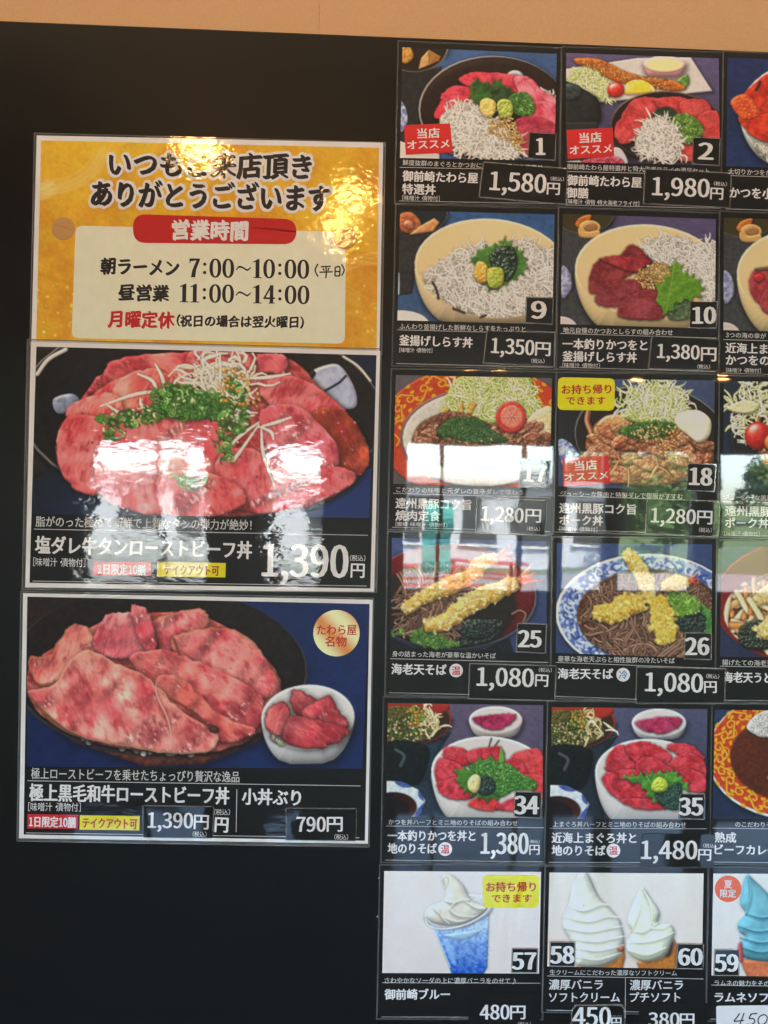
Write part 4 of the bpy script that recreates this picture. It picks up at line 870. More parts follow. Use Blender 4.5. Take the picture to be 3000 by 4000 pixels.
    for q, n in (([(660, 220), (880, 250), (890, 350), (640, 330)], 56), ([(420, 330), (600, 310), (680, 350), (540, 385), (430, 380)], 32), ([(890, 290), (980, 290), (1010, 390), (900, 420)], 26), ([(600, 250), (660, 240), (660, 290)], 7), ([(880, 430), (940, 430), (930, 520), (890, 520)], 12), ([(920, 180), (1000, 250), (990, 290), (930, 230)], 10), ([(420, 400), (520, 400), (460, 440)], 8), ([(700, 590), (840, 600), (800, 640)], 12)):
        p.rings(q, int(n*1.5), 22, G)
    p.bits([(880, 140), (980, 150), (1060, 280), (1020, 320), (900, 280)], 46, 7, ((206, 140, 60), (220, 170, 90)), .2, .3)
    return p

def pic_big2(W, s):
    p = Pic([(112, 52), (1497, 82), (1467, 748), (110, 740)], W, s); p.bg((20, 34, 78), (22, 40, 88), 0, 30, .12)
    p.blob([(100, 40), (420, 40), (200, 170), (100, 300)], (44, 24, 22), (24, 18, 22), R=20, sm=0, sh=0)
    p.blob([(100, 480), (300, 640), (600, 745), (840, 740), (1060, 650), (1180, 560), (1250, 360), (100, 360)], (120, 62, 46), (76, 40, 34), R=40, sm=0, sh=.4, sr=30)
    p.blob(el(650, 360, 605, 345, 2), (60, 54, 56), R=6, sh=0, sm=0); p.blob(el(650, 352, 596, 338, 2), (22, 16, 18), (34, 22, 18), R=40, sh=0, sm=0, spec=0)
    p.bits([(320, 620), (420, 650), (640, 690), (860, 680), (960, 640), (900, 620), (500, 600)], 60, 15, ((226, 224, 222), (206, 202, 200)), .4, .3, 1.6)
    E = (164, 108, 74)
    p.meat([(130, 330), (330, 200), (520, 130), (820, 130), (1080, 310), (1150, 440), (1070, 610), (870, 690), (520, 670), (250, 590), (120, 460)], (160, 60, 60), (196, 104, 96), (120, 30, 38), (220, 150, 140))
    ham(p, [(620, 150), (720, 118), (820, 105), (845, 165), (760, 250), (660, 280), (610, 220)], (186, 84, 92), (214, 128, 124), 60, E)
    ham(p, [(120, 300), (200, 290), (260, 200), (310, 165), (370, 190), (400, 290), (330, 330), (230, 400), (150, 400)], (182, 84, 80), (216, 140, 126), 100, E)
    ham(p, [(380, 250), (420, 140), (480, 120), (560, 130), (640, 250), (560, 300), (440, 300)], (196, 96, 106), (222, 150, 150), 100)
    ham(p, [(530, 95), (565, 88), (610, 130), (640, 260), (590, 270), (550, 180)], (216, 130, 130), (190, 80, 90), 80)
    ham(p, [(700, 220), (800, 190), (920, 180), (1020, 230), (1080, 310), (1140, 420), (1080, 470), (960, 400), (730, 290)], (182, 72, 84), (216, 130, 124), 50, E)
    ham(p, [(530, 310), (640, 270), (740, 290), (900, 360), (1060, 450), (1080, 560), (1000, 640), (880, 600), (700, 480)], (176, 62, 70), (216, 122, 116), 40)
    ham(p, [(640, 380), (760, 400), (900, 540), (1050, 600), (960, 650), (860, 640), (700, 560)], (170, 60, 60), (206, 110, 100), 40)
    ham(p, [(118, 440), (220, 410), (280, 320), (360, 270), (470, 320), (600, 380), (700, 480), (800, 560), (890, 600), (870, 680), (720, 695), (500, 660), (330, 620), (200, 530)], (184, 80, 84), (224, 150, 138), 60, (200, 150, 120), R=60)
    p.tube([(118, 445), (180, 520), (260, 590), (340, 625)], 6, (140, 92, 56), .3, 0, 1, .7, .5)
    p.tube([(640, 385), (640, 450), (690, 560), (715, 690)], 6, (232, 164, 150), .25, .1, 1, .7, .6)
    p.tube([(700, 470), (780, 520), (860, 590), (890, 610)], 6, (120, 72, 56), .4, 0, 1, .7, .6)
    p.tube([(705, 225), (730, 290)], 4, (110, 62, 40), .2, .1)
    p.tube([(870, 595), (885, 600)], 14, (70, 40, 34), .2, .1)
    p.bits([(320, 240), (1000, 260), (1000, 600), (300, 560)], 40, 2.5, ((176, 60, 66), (226, 160, 150)), 0, 0)
    p.bowl(1262, 555, 192, 138, (216, 214, 214), (206, 202, 202), (196, 194, 196), 172, .34, 0, 9)
    p.bits([(1110, 620), (1160, 620), (1160, 660)], 12, 12, ((226, 224, 210), (206, 206, 160)), .3, .3)
    for q, a in (([(1190, 500), (1200, 435), (1280, 470), (1310, 500), (1240, 560)], 60), ([(1085, 560), (1100, 510), (1160, 485), (1190, 530), (1170, 620), (1110, 620)], 100), ([(1240, 520), (1340, 460), (1380, 510), (1430, 590), (1340, 600), (1250, 560)], 60), ([(1160, 600), (1190, 545), (1290, 560), (1430, 600), (1400, 650), (1290, 685), (1170, 655)], 40)):
        ham(p, q, (150, 44, 54), (196, 96, 98), a, (90, 50, 50), R=22, per=44)
    return p

def pic_yellow(W, s):
    p = Pic([(168, 570), (1535, 600), (1525, 1420), (148, 1380)], W, s); p.bg((204, 164, 50), (206, 160, 44), 60, 60, .06)
    H_, W_ = p.a.shape[:2]; Y, X = np.mgrid[0:H_, 0:W_]; n = vnoise(H_, W_, 60, p.rng, 5)
    m = np.clip((n-.47)*5, 0, 1)[..., None]; p.a = p.a*(1-m*.6)+np.array((192, 132, 36))/255.*m*.6
    n = vnoise(H_, W_, 90, p.rng, 3); m = np.clip((n-.56)*6, 0, 1)[..., None]; p.a = p.a*(1-m*.5)+np.array((222, 196, 60))/255.*m*.5
    n = vnoise(H_, W_, 5, p.rng, 3); p.a *= (1+.12*(n-.5))[..., None]
    def brush(cx, cy, rx, ry, a, t0, t1, w, c, op):
        for i in range(int(w/3)):
            q = el(cx, cy, rx+i*3+p.rng.normal(0, 1.5), ry+i*3+p.rng.normal(0, 1.5), a, t0+p.rng.uniform(-4, 10), t1+p.rng.uniform(-12, 6), 18)
            p.tube(q, 2.2, c, 0, 0, 0, op*p.rng.uniform(.1, 1))
    brush(190, 560, 200, 170, 10, 0, 120, 60, (232, 206, 150), .45); brush(130, 620, 120, 130, 0, 50, 120, 70, (236, 214, 160), .7)
    brush(1500, 1000, 190, 180, 0, 100, 250, 60, (226, 184, 90), .35); brush(1560, 1180, 240, 120, 0, 170, 280, 50, (240, 214, 140), .6)
    brush(1400, 1500, 420, 420, 0, 250, 330, 70, (190, 110, 20), .35); brush(250, 1150, 330, 260, 0, 90, 190, 60, (190, 120, 24), .3)
    brush(700, 900, 700, 300, 0, 120, 200, 40, (190, 120, 24), .25)
    p.bits([(150, 1150), (300, 1150), (300, 1380), (150, 1380)], 26, 5, ((236, 226, 120), (226, 200, 60)), 0, .2)
    p.bits([(1350, 700), (1520, 700), (1520, 1300), (1420, 1300)], 26, 5, ((240, 220, 150), (226, 200, 60)), 0, .2)
    return p
# ---------------------------------------------------------------- the room round the board
tan_paper = plain('tan_wall_paper', (.66, .39, .20), .75, .2, .12, 420, 0, .0001)
structure(box('wall', (-4.6, .022, 0), (4.6, .2, 2.6), plain('wall_base', (.4, .27, .17), .8)))
wl = thing('wall_covering', 'tan speckled paper covering on the wall above the black board', 'wall covering', (0, .02, 1.3))
sx = P(1242, 60)[0]
box('wall_panel', (-4.6, .0185, .0), (sx-.0002, .022, 2.598), tan_paper, wl, (0, .02, 1.3))
box('wall_panel', (sx+.0002, .0184, .0), (4.6, .022, 2.598), tan_paper, wl, (0, .02, 1.3))
structure(box('floor', (-4.6, -5.75, -.12), (4.6, .2, 0), plain('polished_dark_tile', (.03, .031, .034), .06, .24, .15, 3)))
structure(box('ceiling', (-4.8, -6.6, 2.6), (4.8, .4, 2.9), plain('ceiling_board', (.10, .085, .07), .8)))
structure(box('side_wall', (-4.8, -5.75, 0), (-4.6, .2, 2.6), plain('side_wall_paint', (.09, .08, .07), .8)))
structure(box('side_wall', (4.6, -5.75, 0), (4.8, .2, 2.6), plain('side_wall_paint', (.09, .08, .07), .8)))
# glazed front of the room, behind the camera: solid piers between window bays
pier = plain('front_wall_paint', (.05, .05, .052), .7); alu = plain('window_aluminium', (.05, .05, .055), .35, .5)
ZS, ZH = .95, 2.2
structure(box('front_wall', (-4.6, -5.75, 0), (4.6, -5.6, ZS), pier)); structure(box('front_wall', (-4.6, -5.75, ZH), (4.6, -5.6, 2.6), pier))
bays = [(-2.45, -1.37, 1), (-.92, -.56, 0), (.2, 1.5, 2), (1.58, 1.95, 0), (2.06, 2.74, 0), (2.93, 3.6, 0), (3.72, 4.4, 0)]
ex = -4.6
for a, b, _ in bays+[(4.6, 4.7, 0)]: structure(box('front_wall', (ex, -5.75, ZS), (a, -5.6, ZH), pier)); ex = b
gm, gt, gb = nodes('window_glass'); gt.nodes.remove(gb); tr = gt.nodes.new('ShaderNodeBsdfTransparent'); tr.inputs[0].default_value = (.93, .97, .96, 1); gl = gt.nodes.new('ShaderNodeBsdfGlossy'); gl.inputs['Roughness'].default_value = 0
mxs = gt.nodes.new('ShaderNodeMixShader'); mxs.inputs[0].default_value = .06; gt.links.new(tr.outputs[0], mxs.inputs[1]); gt.links.new(gl.outputs[0], mxs.inputs[2]); gt.links.new(mxs.outputs[0], gt.nodes['Material Output'].inputs[0])
for i, (a, b, posts) in enumerate(bays):
    og = ((a+b)/2, -5.65, ZS)
    t = thing('window', '%s window bay of the glazed front wall facing the board' % ['widest left', 'narrow left', 'three-pane', 'narrow right', 'square right', 'second right', 'rightmost'][i], 'window', og)
    box('frame', (a, -5.68, ZS), (b, -5.62, ZS+.025), alu, t, og); box('frame', (a, -5.68, ZH-.025), (b, -5.62, ZH), alu, t, og)
    xs = [a, b] if posts == 0 else [a, (a+b)/2, b] if posts == 1 else [a, .52, 1.22, b]
    for x in xs: box('mullion', (max(x-.018, a), -5.679, ZS+.026), (min(x+.018, b), -5.621, ZH-.026), alu, t, og)
    for u, v in zip(xs[:-1], xs[1:]): mesh('pane', [(u, -5.65, ZS), (v, -5.65, ZS), (v, -5.65, ZH), (u, -5.65, ZH)], [(0, 1, 2, 3)], gm, t, None, og)
warm = emitter('warm_lamp', (1, .50, .15), 3.4)
trim = plain('lamp_trim', (.5, .48, .45), .4)
for i, (x, y, lab) in enumerate([(.60, -4.4, 'near the window front, left of the pair'), (.80, -4.4, 'near the window front, right of the pair'), (1.81, -4.5, 'near the window front, between the pair and the far one'), (2.39, -4.4, 'near the window front, rightmost'), (-.11, -1.5, 'over the yellow sign'), (-.54, -1.2, 'left of the one over the yellow sign'), (-.17, -1.82, 'furthest from the board above the yellow sign')]):
    t = thing('downlight', 'warm ceiling downlight '+lab, 'lamp', (x, y, 2.6), 'warm downlights in the ceiling'); bm = bmesh.new()
    bmesh.ops.create_circle(bm, cap_ends=True, segments=24, radius=.042 if y < -3 else .05); me = bpy.data.meshes.new('lamp_face'); bm.to_mesh(me); bm.free(); link('lamp_face', me, warm, t).location = (0, 0, -.012)
    bm = bmesh.new(); bmesh.ops.create_cone(bm, cap_ends=False, segments=24, radius1=.062, radius2=.055, depth=.02); me = bpy.data.meshes.new('trim_ring'); bm.to_mesh(me); bm.free(); link('trim_ring', me, trim, t).location = (0, 0, -.01)

# ---------------------------------------------------------------- outdoors, seen in the glossy films
def heightf(x, y): return min(max(0, (-y-30)*.085), 4.2)/(1+math.exp(-max(-20, min(20, (x/-y-.275)*45))))
xs = np.concatenate([np.linspace(-300, -24, 8), np.linspace(-20, 40, 31), np.linspace(46, 300, 8)]); ys = -np.concatenate([np.linspace(5.76, 20, 4), np.linspace(24, 90, 34), np.linspace(110, 420, 7)])
V = [(x, y, -.02+heightf(x, y)) for y in ys for x in xs]; n = len(xs)
structure(mesh('ground', V, [(j*n+i, j*n+i+1, (j+1)*n+i+1, (j+1)*n+i) for j in range(len(ys)-1) for i in range(n-1)], plain('grass_slope', (.085, .115, .05), .9, .2, .2, .6, col2=(.045, .07, .03))))
structure(mesh('ground', [(-300, 300, -.02), (300, 300, -.02), (300, -5.755, -.02), (-300, -5.755, -.02)], [(0, 1, 2, 3)], plain('earth', (.25, .23, .2), .9)))
structure(box('pavement', (-30, -23, -.1), (30, -5.76, .004), plain('pale_paving', (.17, .165, .16), .8, .2, .1, 2)))
red = plain('red_table_paint', (.28, .05, .04), .5)
def picnic(x, y, lab):
    t = thing('picnic_table', lab, 'table', (x, y, 0), 'red picnic tables on the paving')
    for k in range(4): box('tabletop_board', (-.9, -.36+k*.185, .70), (.9, -.19+k*.185, .74), red, t)
    for s in (-1, 1):
        box('bench', (-.9, s*.72-.13, .42), (.9, s*.72+.13, .46), red, t); box('bench_support', (s*.65-.03, -.72, .36), (s*.65+.03, .72, .42), red, t)
        for q in (-1, 1): box('leg', (s*.65-.03, q*.3-.05, 0.003), (s*.65+.03, q*.3+.05, .7), red, t); box('leg', (s*.65-.03, q*.72-.03, .003), (s*.65+.03, q*.72+.03, .36), red, t)
picnic(1.0, -13.2, 'red wooden picnic table on the pale paving, nearer one'); picnic(2.3, -15.4, 'red wooden picnic table on the pale paving, farther one')
t = thing('banner_flag', 'teal upright banner flag on a pole on the paving', 'flag', (.62, -10, 0)); teal = plain('teal_cloth', (.02, .20, .18), .7)
V = []; 
for k in range(13):
    for s in (0, 1): V.append((.03+.42*s, .05*math.sin(k*.8+s), .82+k*.078))
mesh('cloth', V, [(2*k, 2*k+1, 2*k+3, 2*k+2) for k in range(12)], teal, t); box('pole', (-.012, -.012, 0.005), (.012, .012, 1.82), trim, t); box('cross_bar', (-.01, -.01, 1.76), (.46, .01, 1.78), trim, t); box('base', (-.2, -.2, .005), (.2, .2, .06), pier, t)
grey = plain('grey_render', (.36, .37, .39), .8); dark = plain('dark_glass', (.03, .035, .04), .15)
t = thing('building', 'low grey flat-roofed building across the paving', 'building', (0, -29, 0))
box('wall', (-16, -3, 0), (8.0, 3, 2.75), grey, t); box('roof', (-16.4, -3.4, 2.75), (8.3, 3.4, 2.95), plain('roof_edge', (.2, .2, .21), .7), t)
for k in range(12): box('window', (-15+k*2, 2.97, .8), (-13.7+k*2, 3.03, 2.3), dark, t); box('sill', (-15.05+k*2, 3.03, .72), (-13.65+k*2, 3.12, .795), trim, t)
bark = plain('bark', (.09, .065, .045), .9); leafm = plain('leaves', (.06, .11, .03), .8, .2, .2, 1.2, col2=(.03, .065, .02))
rg = np.random.default_rng(5)
def crown_mesh():
    V = []; F = []; cs = rg.normal(0, 1, (14, 3))*np.array([1.4, 1.4, 1.1])
    for c in cs:
        for _ in range(150):
            d = rg.normal(0, 1, 3); d /= np.linalg.norm(d); p = c+d*rg.uniform(.7, 1.15); a = rg.normal(0, 1, 3); a /= np.linalg.norm(a); b = np.cross(a, d); s = rg.uniform(.16, .34); i = len(V)
            V += [tuple(p-a*s), tuple(p+b*s*.6), tuple(p+a*s), tuple(p-b*s*.6)]; F.append((i, i+1, i+2, i+3))
    me = bpy.data.meshes.new('crown'); me.from_pydata(V, [], F); me.materials.append(leafm); return me
crowns = [crown_mesh(), crown_mesh()]
bm = bmesh.new(); bmesh.ops.create_cone(bm, cap_ends=True, segments=9, radius1=.26, radius2=.12, depth=3); tm = bpy.data.meshes.new('trunk'); bm.to_mesh(tm); bm.free(); tm.materials.append(bark)
for i, (x, y) in enumerate([(-22, -50), (-15, -54), (-9, -50), (12.6, -42), (14.6, -48), (13.8, -44), (15, -50), (17, -47), (19.5, -52), (22, -56), (27, -50), (33, -55), (25, -34), (9.6, -24)]):
    t = thing('tree', 'bushy green tree on the slope, ' + ['far left, alone', 'second from the far left', 'left of the slope', 'first one on the slope', 'second on the slope', 'third, nearer the camera', 'fourth, set back', 'fifth, mid slope', 'sixth, behind the fifth', 'seventh, at the top', 'eighth, mid slope', 'last on the far right', 'nearest big one on the right', 'small one beside the building'][i], 'tree', (x, y, heightf(x, y)-.1), 'trees on the slope'); s = .85 if y < -30 else .5
    link('trunk', tm, None, t).location = (0, 0, 1.4); c = link('crown', crowns[i % 2], None, t); c.location = (0, 0, 3.6); c.rotation_euler = (0, 0, i*1.3); t.scale = (s, s, s)

# ---------------------------------------------------------------- the board
bq = [P(-1500, 17), P(0, 79), P(1600, 145), P(3000, 200), P(4500, 259)]
bw = laminated('black_board_paint', (.0125, .0115, .011, 1), 'card', None, .42)
bw = plain('black_board_paint_', (.0085, .0078, .0072), .40, .18, .10, 9)
t_ = bw.node_tree; g_ = t_.nodes.new('ShaderNodeNewGeometry'); mp_ = t_.nodes.new('ShaderNodeMapping'); mp_.inputs['Rotation'].default_value = (0, .5, 0); mp_.inputs['Scale'].default_value = (3, 1, 14)   # wiped smears
n_ = t_.nodes.new('ShaderNodeTexNoise'); n_.inputs['Scale'].default_value = 2.2; n_.inputs['Detail'].default_value = 7; t_.links.new(g_.outputs['Position'], mp_.inputs[0]); t_.links.new(mp_.outputs[0], n_.inputs['Vector'])
m_ = t_.nodes.new('ShaderNodeMapRange'); m_.inputs[1].default_value = .35; m_.inputs[2].default_value = .7; m_.inputs[3].default_value = .36; m_.inputs[4].default_value = .46; t_.links.new(n_.outputs['Fac'], m_.inputs[0]); t_.links.new(m_.outputs[0], t_.nodes['Principled BSDF'].inputs['Roughness'])
bq = bq+[(bq[-1][0], .62), (bq[0][0], .62)]
bo = plate('menu_board', bq, -.018, 0, bw, None, None, 0, .0015)
bo['label'] = 'large black board fixed to the tan wall, carrying all signs and cards'; bo['category'] = 'menu board'

WHITE = (206, 204, 206)
def col(name, c, wave='card', k=K): return laminated(name, alb(c, k), wave)
white = {w_: col('white_print', WHITE, w_) for w_ in WAVE}
softw = {w_: col('grey_white_print', (186, 184, 184), w_) for w_ in WAVE}
black = {w_: laminated('black_print', (.0075, .0068, .0065, 1), w_) for w_ in WAVE}
def photo_print(pic, quad, parent, org, dep, wave, label=None, name='food_photo'):
    pic.soften(1); a = pic.a; H, W = a.shape[0]//2*2, a.shape[1]//2*2
    a = a[:H, :W]; a = (a[::2, ::2]+a[1::2, ::2]+a[::2, 1::2]+a[1::2, 1::2])/4; h, w_ = a.shape[:2]
    q = [np.array(p) for p in quad]; u = np.linspace(0, 1, w_)[None, :, None]; v = np.linspace(0, 1, h)[:, None, None]
    G = (q[0]*(1-u)+q[1]*u)*(1-v)+(q[3]*(1-u)+q[2]*u)*v
    co = np.zeros((h, w_, 3)); co[..., 0] = G[..., 0]-org[0]; co[..., 1] = -dep-org[1]; co[..., 2] = G[..., 1]-org[2]
    me = bpy.data.meshes.new(name); nv = h*w_; nf = (h-1)*(w_-1)
    me.vertices.add(nv); me.vertices.foreach_set('co', co.ravel())
    i = np.arange(nv).reshape(h, w_); f = np.stack([i[:-1, :-1], i[1:, :-1], i[1:, 1:], i[:-1, 1:]], -1).reshape(-1)
    me.loops.add(nf*4); me.loops.foreach_set('vertex_index', f.astype(np.int32)); me.polygons.add(nf)
    me.polygons.foreach_set('loop_start', np.arange(0, nf*4, 4, dtype=np.int32))
    try: me.polygons.foreach_set('loop_total', np.full(nf, 4, np.int32))
    except Exception: pass
    at = me.color_attributes.new('print_colour', 'FLOAT_COLOR', 'POINT'); c = np.ones((nv, 4)); c[:, :3] = np.clip(lin(np.clip(a.reshape(-1, 3), 0, 1)**1.07*255)/K, 0, .88); at.data.foreach_set('color', c.ravel().astype(np.float32))
    me.update(); me.validate(); return link(name, me, laminated('printed_photo', None, wave, 'print_colour'), parent, label)

A = Crop(1500, 100, .5425); B = Crop(2100, 100, .5425); C = Crop(1500, 780, .4822); D = Crop(2150, 780, .5124)
E = Crop(1500, 1420, .4822); F_ = Crop(2150, 1420, .5124); G_ = Crop(1450, 2060, .4822); H_ = Crop(2150, 2060, .5124)
I_ = Crop(1450, 2700, .4822); J = Crop(2120, 2700, .5304); K_ = Crop(1450, 3360, .4822); L_ = Crop(2120, 3360, .5304)
PXM = .206246/638.                                 # metres per photo pixel on the board
def write(t, org, dep, cr, wave, items, mats=None):
    for it in items:
        s, x0, y0, x1, y1, h = it[:6]; st = it[6] if len(it) > 6 else 'b'; m = it[7] if len(it) > 7 else (softw if st == 'n' else white)[wave]
        hh = h*cr.f*PXM; p0, p1 = cr(x0, y0), cr(x1, y1)
        if st == 'n': lettering(s, p0, p1, hh, m, t, org, dep, 1, 'k', [(-.012, 0), (.012, 0), (0, .01)])
        elif st == 'b': lettering(s, p0, p1, hh, m, t, org, dep, 2)
        elif st == 'd': lettering(s, p0, p1, hh, m, t, org, dep, 2, 'd', [(-.036, 0), (-.012, .01), (.012, -.01), (.036, 0)])
        elif st == 'D': lettering(s, p0, p1, hh, m, t, org, dep, 2, 'd', [(-.066, 0), (.066, 0), (-.033, .012), (.033, -.014), (-.033, -.014), (.033, .012), (0, .018)])
        elif st == 'y': lettering(s, p0, p1, hh, m, t, org, dep, 1)
        elif st == 's': lettering(s, p0, p1, hh, m, t, org, dep, 0, off=.004)
        elif st == 'R': lettering(s, p0, p1, hh, m, t, org, dep, 1)
def disc(cr, x, y, r, n=28): return [cr(x+r*math.cos(-k*2*math.pi/n), y+r*math.sin(-k*2*math.pi/n)) for k in range(n)]
redp = (176, 30, 34)

def card(i, j, cr, quad, pic, label, items, W=420, badge=None, split=None, lift=0.):
    q = [cr(*p) for p in quad]; px = PXM
    def off(p, dx, dy): return (p[0]+dx*px, p[1]-dy*px)
    film = [off(q[0], -19, -26), off(q[1], 19, -26), off(q[2], 20, 178), off(q[3], -19, 178)]
    sheet = [off(film[0], 5, 5), off(film[1], -5, 5), off(film[2], -5, -5), off(film[3], 5, -5)]
    cx = sum(p[0] for p in film)/4; cz = sum(p[1] for p in film)/4; base = .0005+.00007*((i+2*j) % 5)
    org = (cx, -base, cz); rr = random.Random(i*7+j)
    t = thing('menu_card', label, 'menu card', org, 'laminated menu cards in a grid', (math.radians(rr.uniform(-.14, .14)), math.radians(rr.uniform(-.05, .05)), math.radians(rr.uniform(-.14, .14))))
    plate('laminate_film', film, base-.0001, base+.0003, clear_film('card'), t, org, .0018, .0001)
    plate('printed_sheet', sheet, base+.0003, base+.0004, black['card'], t, org)
    edge = clear_film('card')
    for a, b in zip(film, film[1:]+film[:1]): line(a, b, .0009, MATS['film_edge'], t, org, base+.00045, 'film_edge')
    photo_print(pic(W, 11*i+j+3), q, t, org, base+.00052, 'card', name='food_photo')
    for v, wd in ((37, .0006), (168, .0005)): line(off(q[3], 0, v), off(q[2], 6, v), wd, softw['card'], t, org, base+.00058)
    if split: line(cr(*split[0]), cr(*split[1]), .0006, softw['card'], t, org, base+.00058, 'divider_line')
    write(t, org, base+.00062, cr, 'card', items)
    if badge:
        bx, by, br, ch, cc = badge; plate('temperature_badge', disc(cr, bx, by, br), base+.00055, base+.0006, white['card'], t, org)
        write(t, org, base+.00064, cr, 'card', [(ch, bx-br*.62, by, bx+br*.62, by, br*1.25, 'y', col('red_print' if cc == 'r' else 'blue_print', (186, 40, 44) if cc == 'r' else (30, 120, 180), 'card'))])
    return t
MATS['film_edge'] = laminated('film_edge', (.10, .10, .10, 1), 'card', None, .2)
tagn = [0]
def tag(cr, quad, name, label, cat, group, items, wave='tag', r=.0035, border=9, ground=None, h=.0015, rr=0, film=True):
    q = [cr(*p) for p in quad]; cx = sum(p[0] for p in q)/len(q); cz = sum(p[1] for p in q)/len(q); tagn[0] += 1
    h += .00002*(tagn[0] % 7); org = (cx, -h, cz); rnd = random.Random(tagn[0])
    t = thing(name, label, cat, org, group, (math.radians(rnd.uniform(-.5, .5)), 0, math.radians(rnd.uniform(-.5, .5))))
    gm_ = ground or black[wave]
    if film:
        plate('laminate_film', q, h-.0002, h+.0003, clear_film(wave, .32, (.42, .43, .43, 1)), t, org, r, .00022)
        b = border*PXM; c = np.array([cx, cz]); ins = []
        for p in q: p = np.array(p); ins.append(tuple(p+np.sign(c-p)*b*.55))
        plate('printed_sheet', ins, h+.0003, h+.0004, gm_, t, org, rr, 0)
    else: plate('printed_sheet', q, h, h+.00025, gm_, t, org, rr, .0001, 5)
    write(t, org, h+.00046, cr, wave, items); return t
def numtag(cr, quad, s, box_, wave='tag'):
    tag(cr, quad, 'number_tag', 'small black square tag with the white number %s' % {'1':'one','2':'two','9':'nine','10':'ten','17':'seventeen','18':'eighteen','25':'twenty-five','26':'twenty-six','34':'thirty-four','35':'thirty-five','57':'fifty-seven','58':'fifty-eight','60':'sixty','59':'fifty-nine'}[s], 'number tag', 'number tags on the menu cards', [(s,)+box_+('D',)], wave, .0016, 9)
def price(cr, quad, s, box_, yen, tax, dish, wave='tag', film=True, corner=.0025, border=10):
    tag(cr, quad, 'price_tag', 'black price tag, %s yen, on the %s' % (s, dish), 'price tag', 'black price tags', [(s,)+box_+('d',), ('円',)+yen+('y',)]+([('（税込）',)+tax+('s',)] if tax else []), wave, corner, border, film=film)
redst = col('red_sticker_print', (198, 40, 38), 'tag'); yelst = col('yellow_sticker_print', (226, 204, 14), 'tag')
rtext = col('dark_red_print', (170, 30, 28), 'tag')
def rec(cr, quad, a, b, dish):
    tag(cr, quad, 'sticker', 'red square shop recommendation sticker on the %s' % dish, 'sticker', 'red recommendation stickers', [('当店',)+a, ('オススメ',)+b], 'tag', ground=redst, film=False, h=.0012)
def take(cr, quad, a, b, dish):
    tag(cr, quad, 'sticker', 'yellow rounded takeaway sticker with red writing on the %s' % dish, 'sticker', 'yellow takeaway stickers', [('お持ち帰り',)+a+('b', rtext), ('できます',)+b+('b', rtext)], 'tag', ground=yelst, film=False, h=.0012, rr=.0075)

NOTE = '［味噌汁・漬物付］'
card(0, 0, A, [(133, 160), (1243, 208), (1225, 975), (115, 955)], pic_1, 'menu card of a dark bowl of red tuna, whitebait and greens', [
    ('鮮度抜群のまぐろとかつおにしらすを乗せた豪華丼', 135, 988, 1143, 1028, 40, 'n'), ('御前崎たわら屋', 135, 1085, 675, 1100, 76), ('特選丼', 133, 1178, 370, 1184, 76), (NOTE, 133, 1242, 400, 1247, 36, 's')])
card(1, 0, B, [(205, 200), (1302, 240), (1310, 1010), (200, 985)], pic_2, 'menu card of a fried prawn plate with a tuna and whitebait bowl', [
    ('御前崎たわら屋特選丼と特大海老フライの満足セット', 210, 1018, 1232, 1052, 40, 'n'), ('御前崎たわら屋', 212, 1115, 745, 1133, 76), ('御膳', 207, 1206, 362, 1210, 74), ('［味噌汁・漬物・特大海老フライ付］', 207, 1268, 728, 1286, 36, 's')])
card(2, 0, B, [(1365, 235), (2465, 270), (2455, 1050), (1355, 1015)], pic_3, 'menu card of thick orange-red bonito slices over a white bowl', [
    ('大切りかつをが', 1368, 1053, 1680, 1065, 42, 'n'), ('かつを小', 1380, 1205, 1690, 1214, 78)])
card(0, 1, C, [(130, 90), (1380, 122), (1362, 1010), (108, 980)], pic_9, 'menu card of a pale wooden bowl heaped with boiled whitebait', [
    ('ふんわり釜揚げした新鮮なしらすをたっぷりと', 125, 1028, 1145, 1052, 46, 'n'), ('釜揚げしらす丼', 125, 1140, 715, 1160, 84), (NOTE, 125, 1220, 390, 1224, 38, 's')])
card(1, 1, D, [(92, 110), (1258, 150), (1250, 985), (75, 950)], pic_10a, 'menu card of a pale bowl of bonito slices, whitebait and a large green leaf', [
    ('地元自慢のかつおとしらすの組み合わせ', 95, 997, 930, 1015, 44, 'n'), ('一本釣りかつをと', 92, 1100, 735, 1112, 80), ('釜揚げしらす丼', 92, 1195, 655, 1205, 78), (NOTE, 92, 1262, 375, 1268, 36, 's')])
card(2, 1, D, [(1318, 140), (2484, 178), (2484, 1030), (1315, 995)], pic_11, 'menu card of a pale bowl of dark bonito slices at the right edge', [
    ('3つの海の幸が', 1333, 1032, 1640, 1042, 42, 'n'), ('近海上ま', 1333, 1130, 1650, 1140, 78), ('かつをの', 1335, 1222, 1665, 1228, 78), (NOTE, 1335, 1300, 1600, 1305, 34, 's')])
card(0, 2, E, [(95, 95), (1358, 120), (1340, 1010), (75, 975)], pic_17, 'menu card of grilled pork, cabbage and tomato on an ornate orange plate', [
    ('こだわりの味噌と元ダレの旨辛ダレで味わう', 100, 1022, 1125, 1045, 44, 'n'), ('遠州黒豚コク旨', 95, 1130, 705, 1145, 84), ('焼肉定食', 95, 1230, 455, 1236, 84), ('［御飯・味噌汁・漬物付］', 95, 1300, 510, 1308, 34, 's')])
card(1, 2, F_, [(60, 115), (1250, 130), (1240, 975), (60, 935)], pic_18, 'menu card of a pork bowl topped with cabbage and mayonnaise', [
    ('ジューシーな豚肉と特製ダレで御飯がすすむ', 75, 992, 1005, 1015, 44, 'n'), ('遠州黒豚コク旨', 68, 1100, 650, 1112, 78), ('ポーク丼', 68, 1192, 398, 1198, 76), (NOTE, 68, 1258, 355, 1265, 34, 's')])
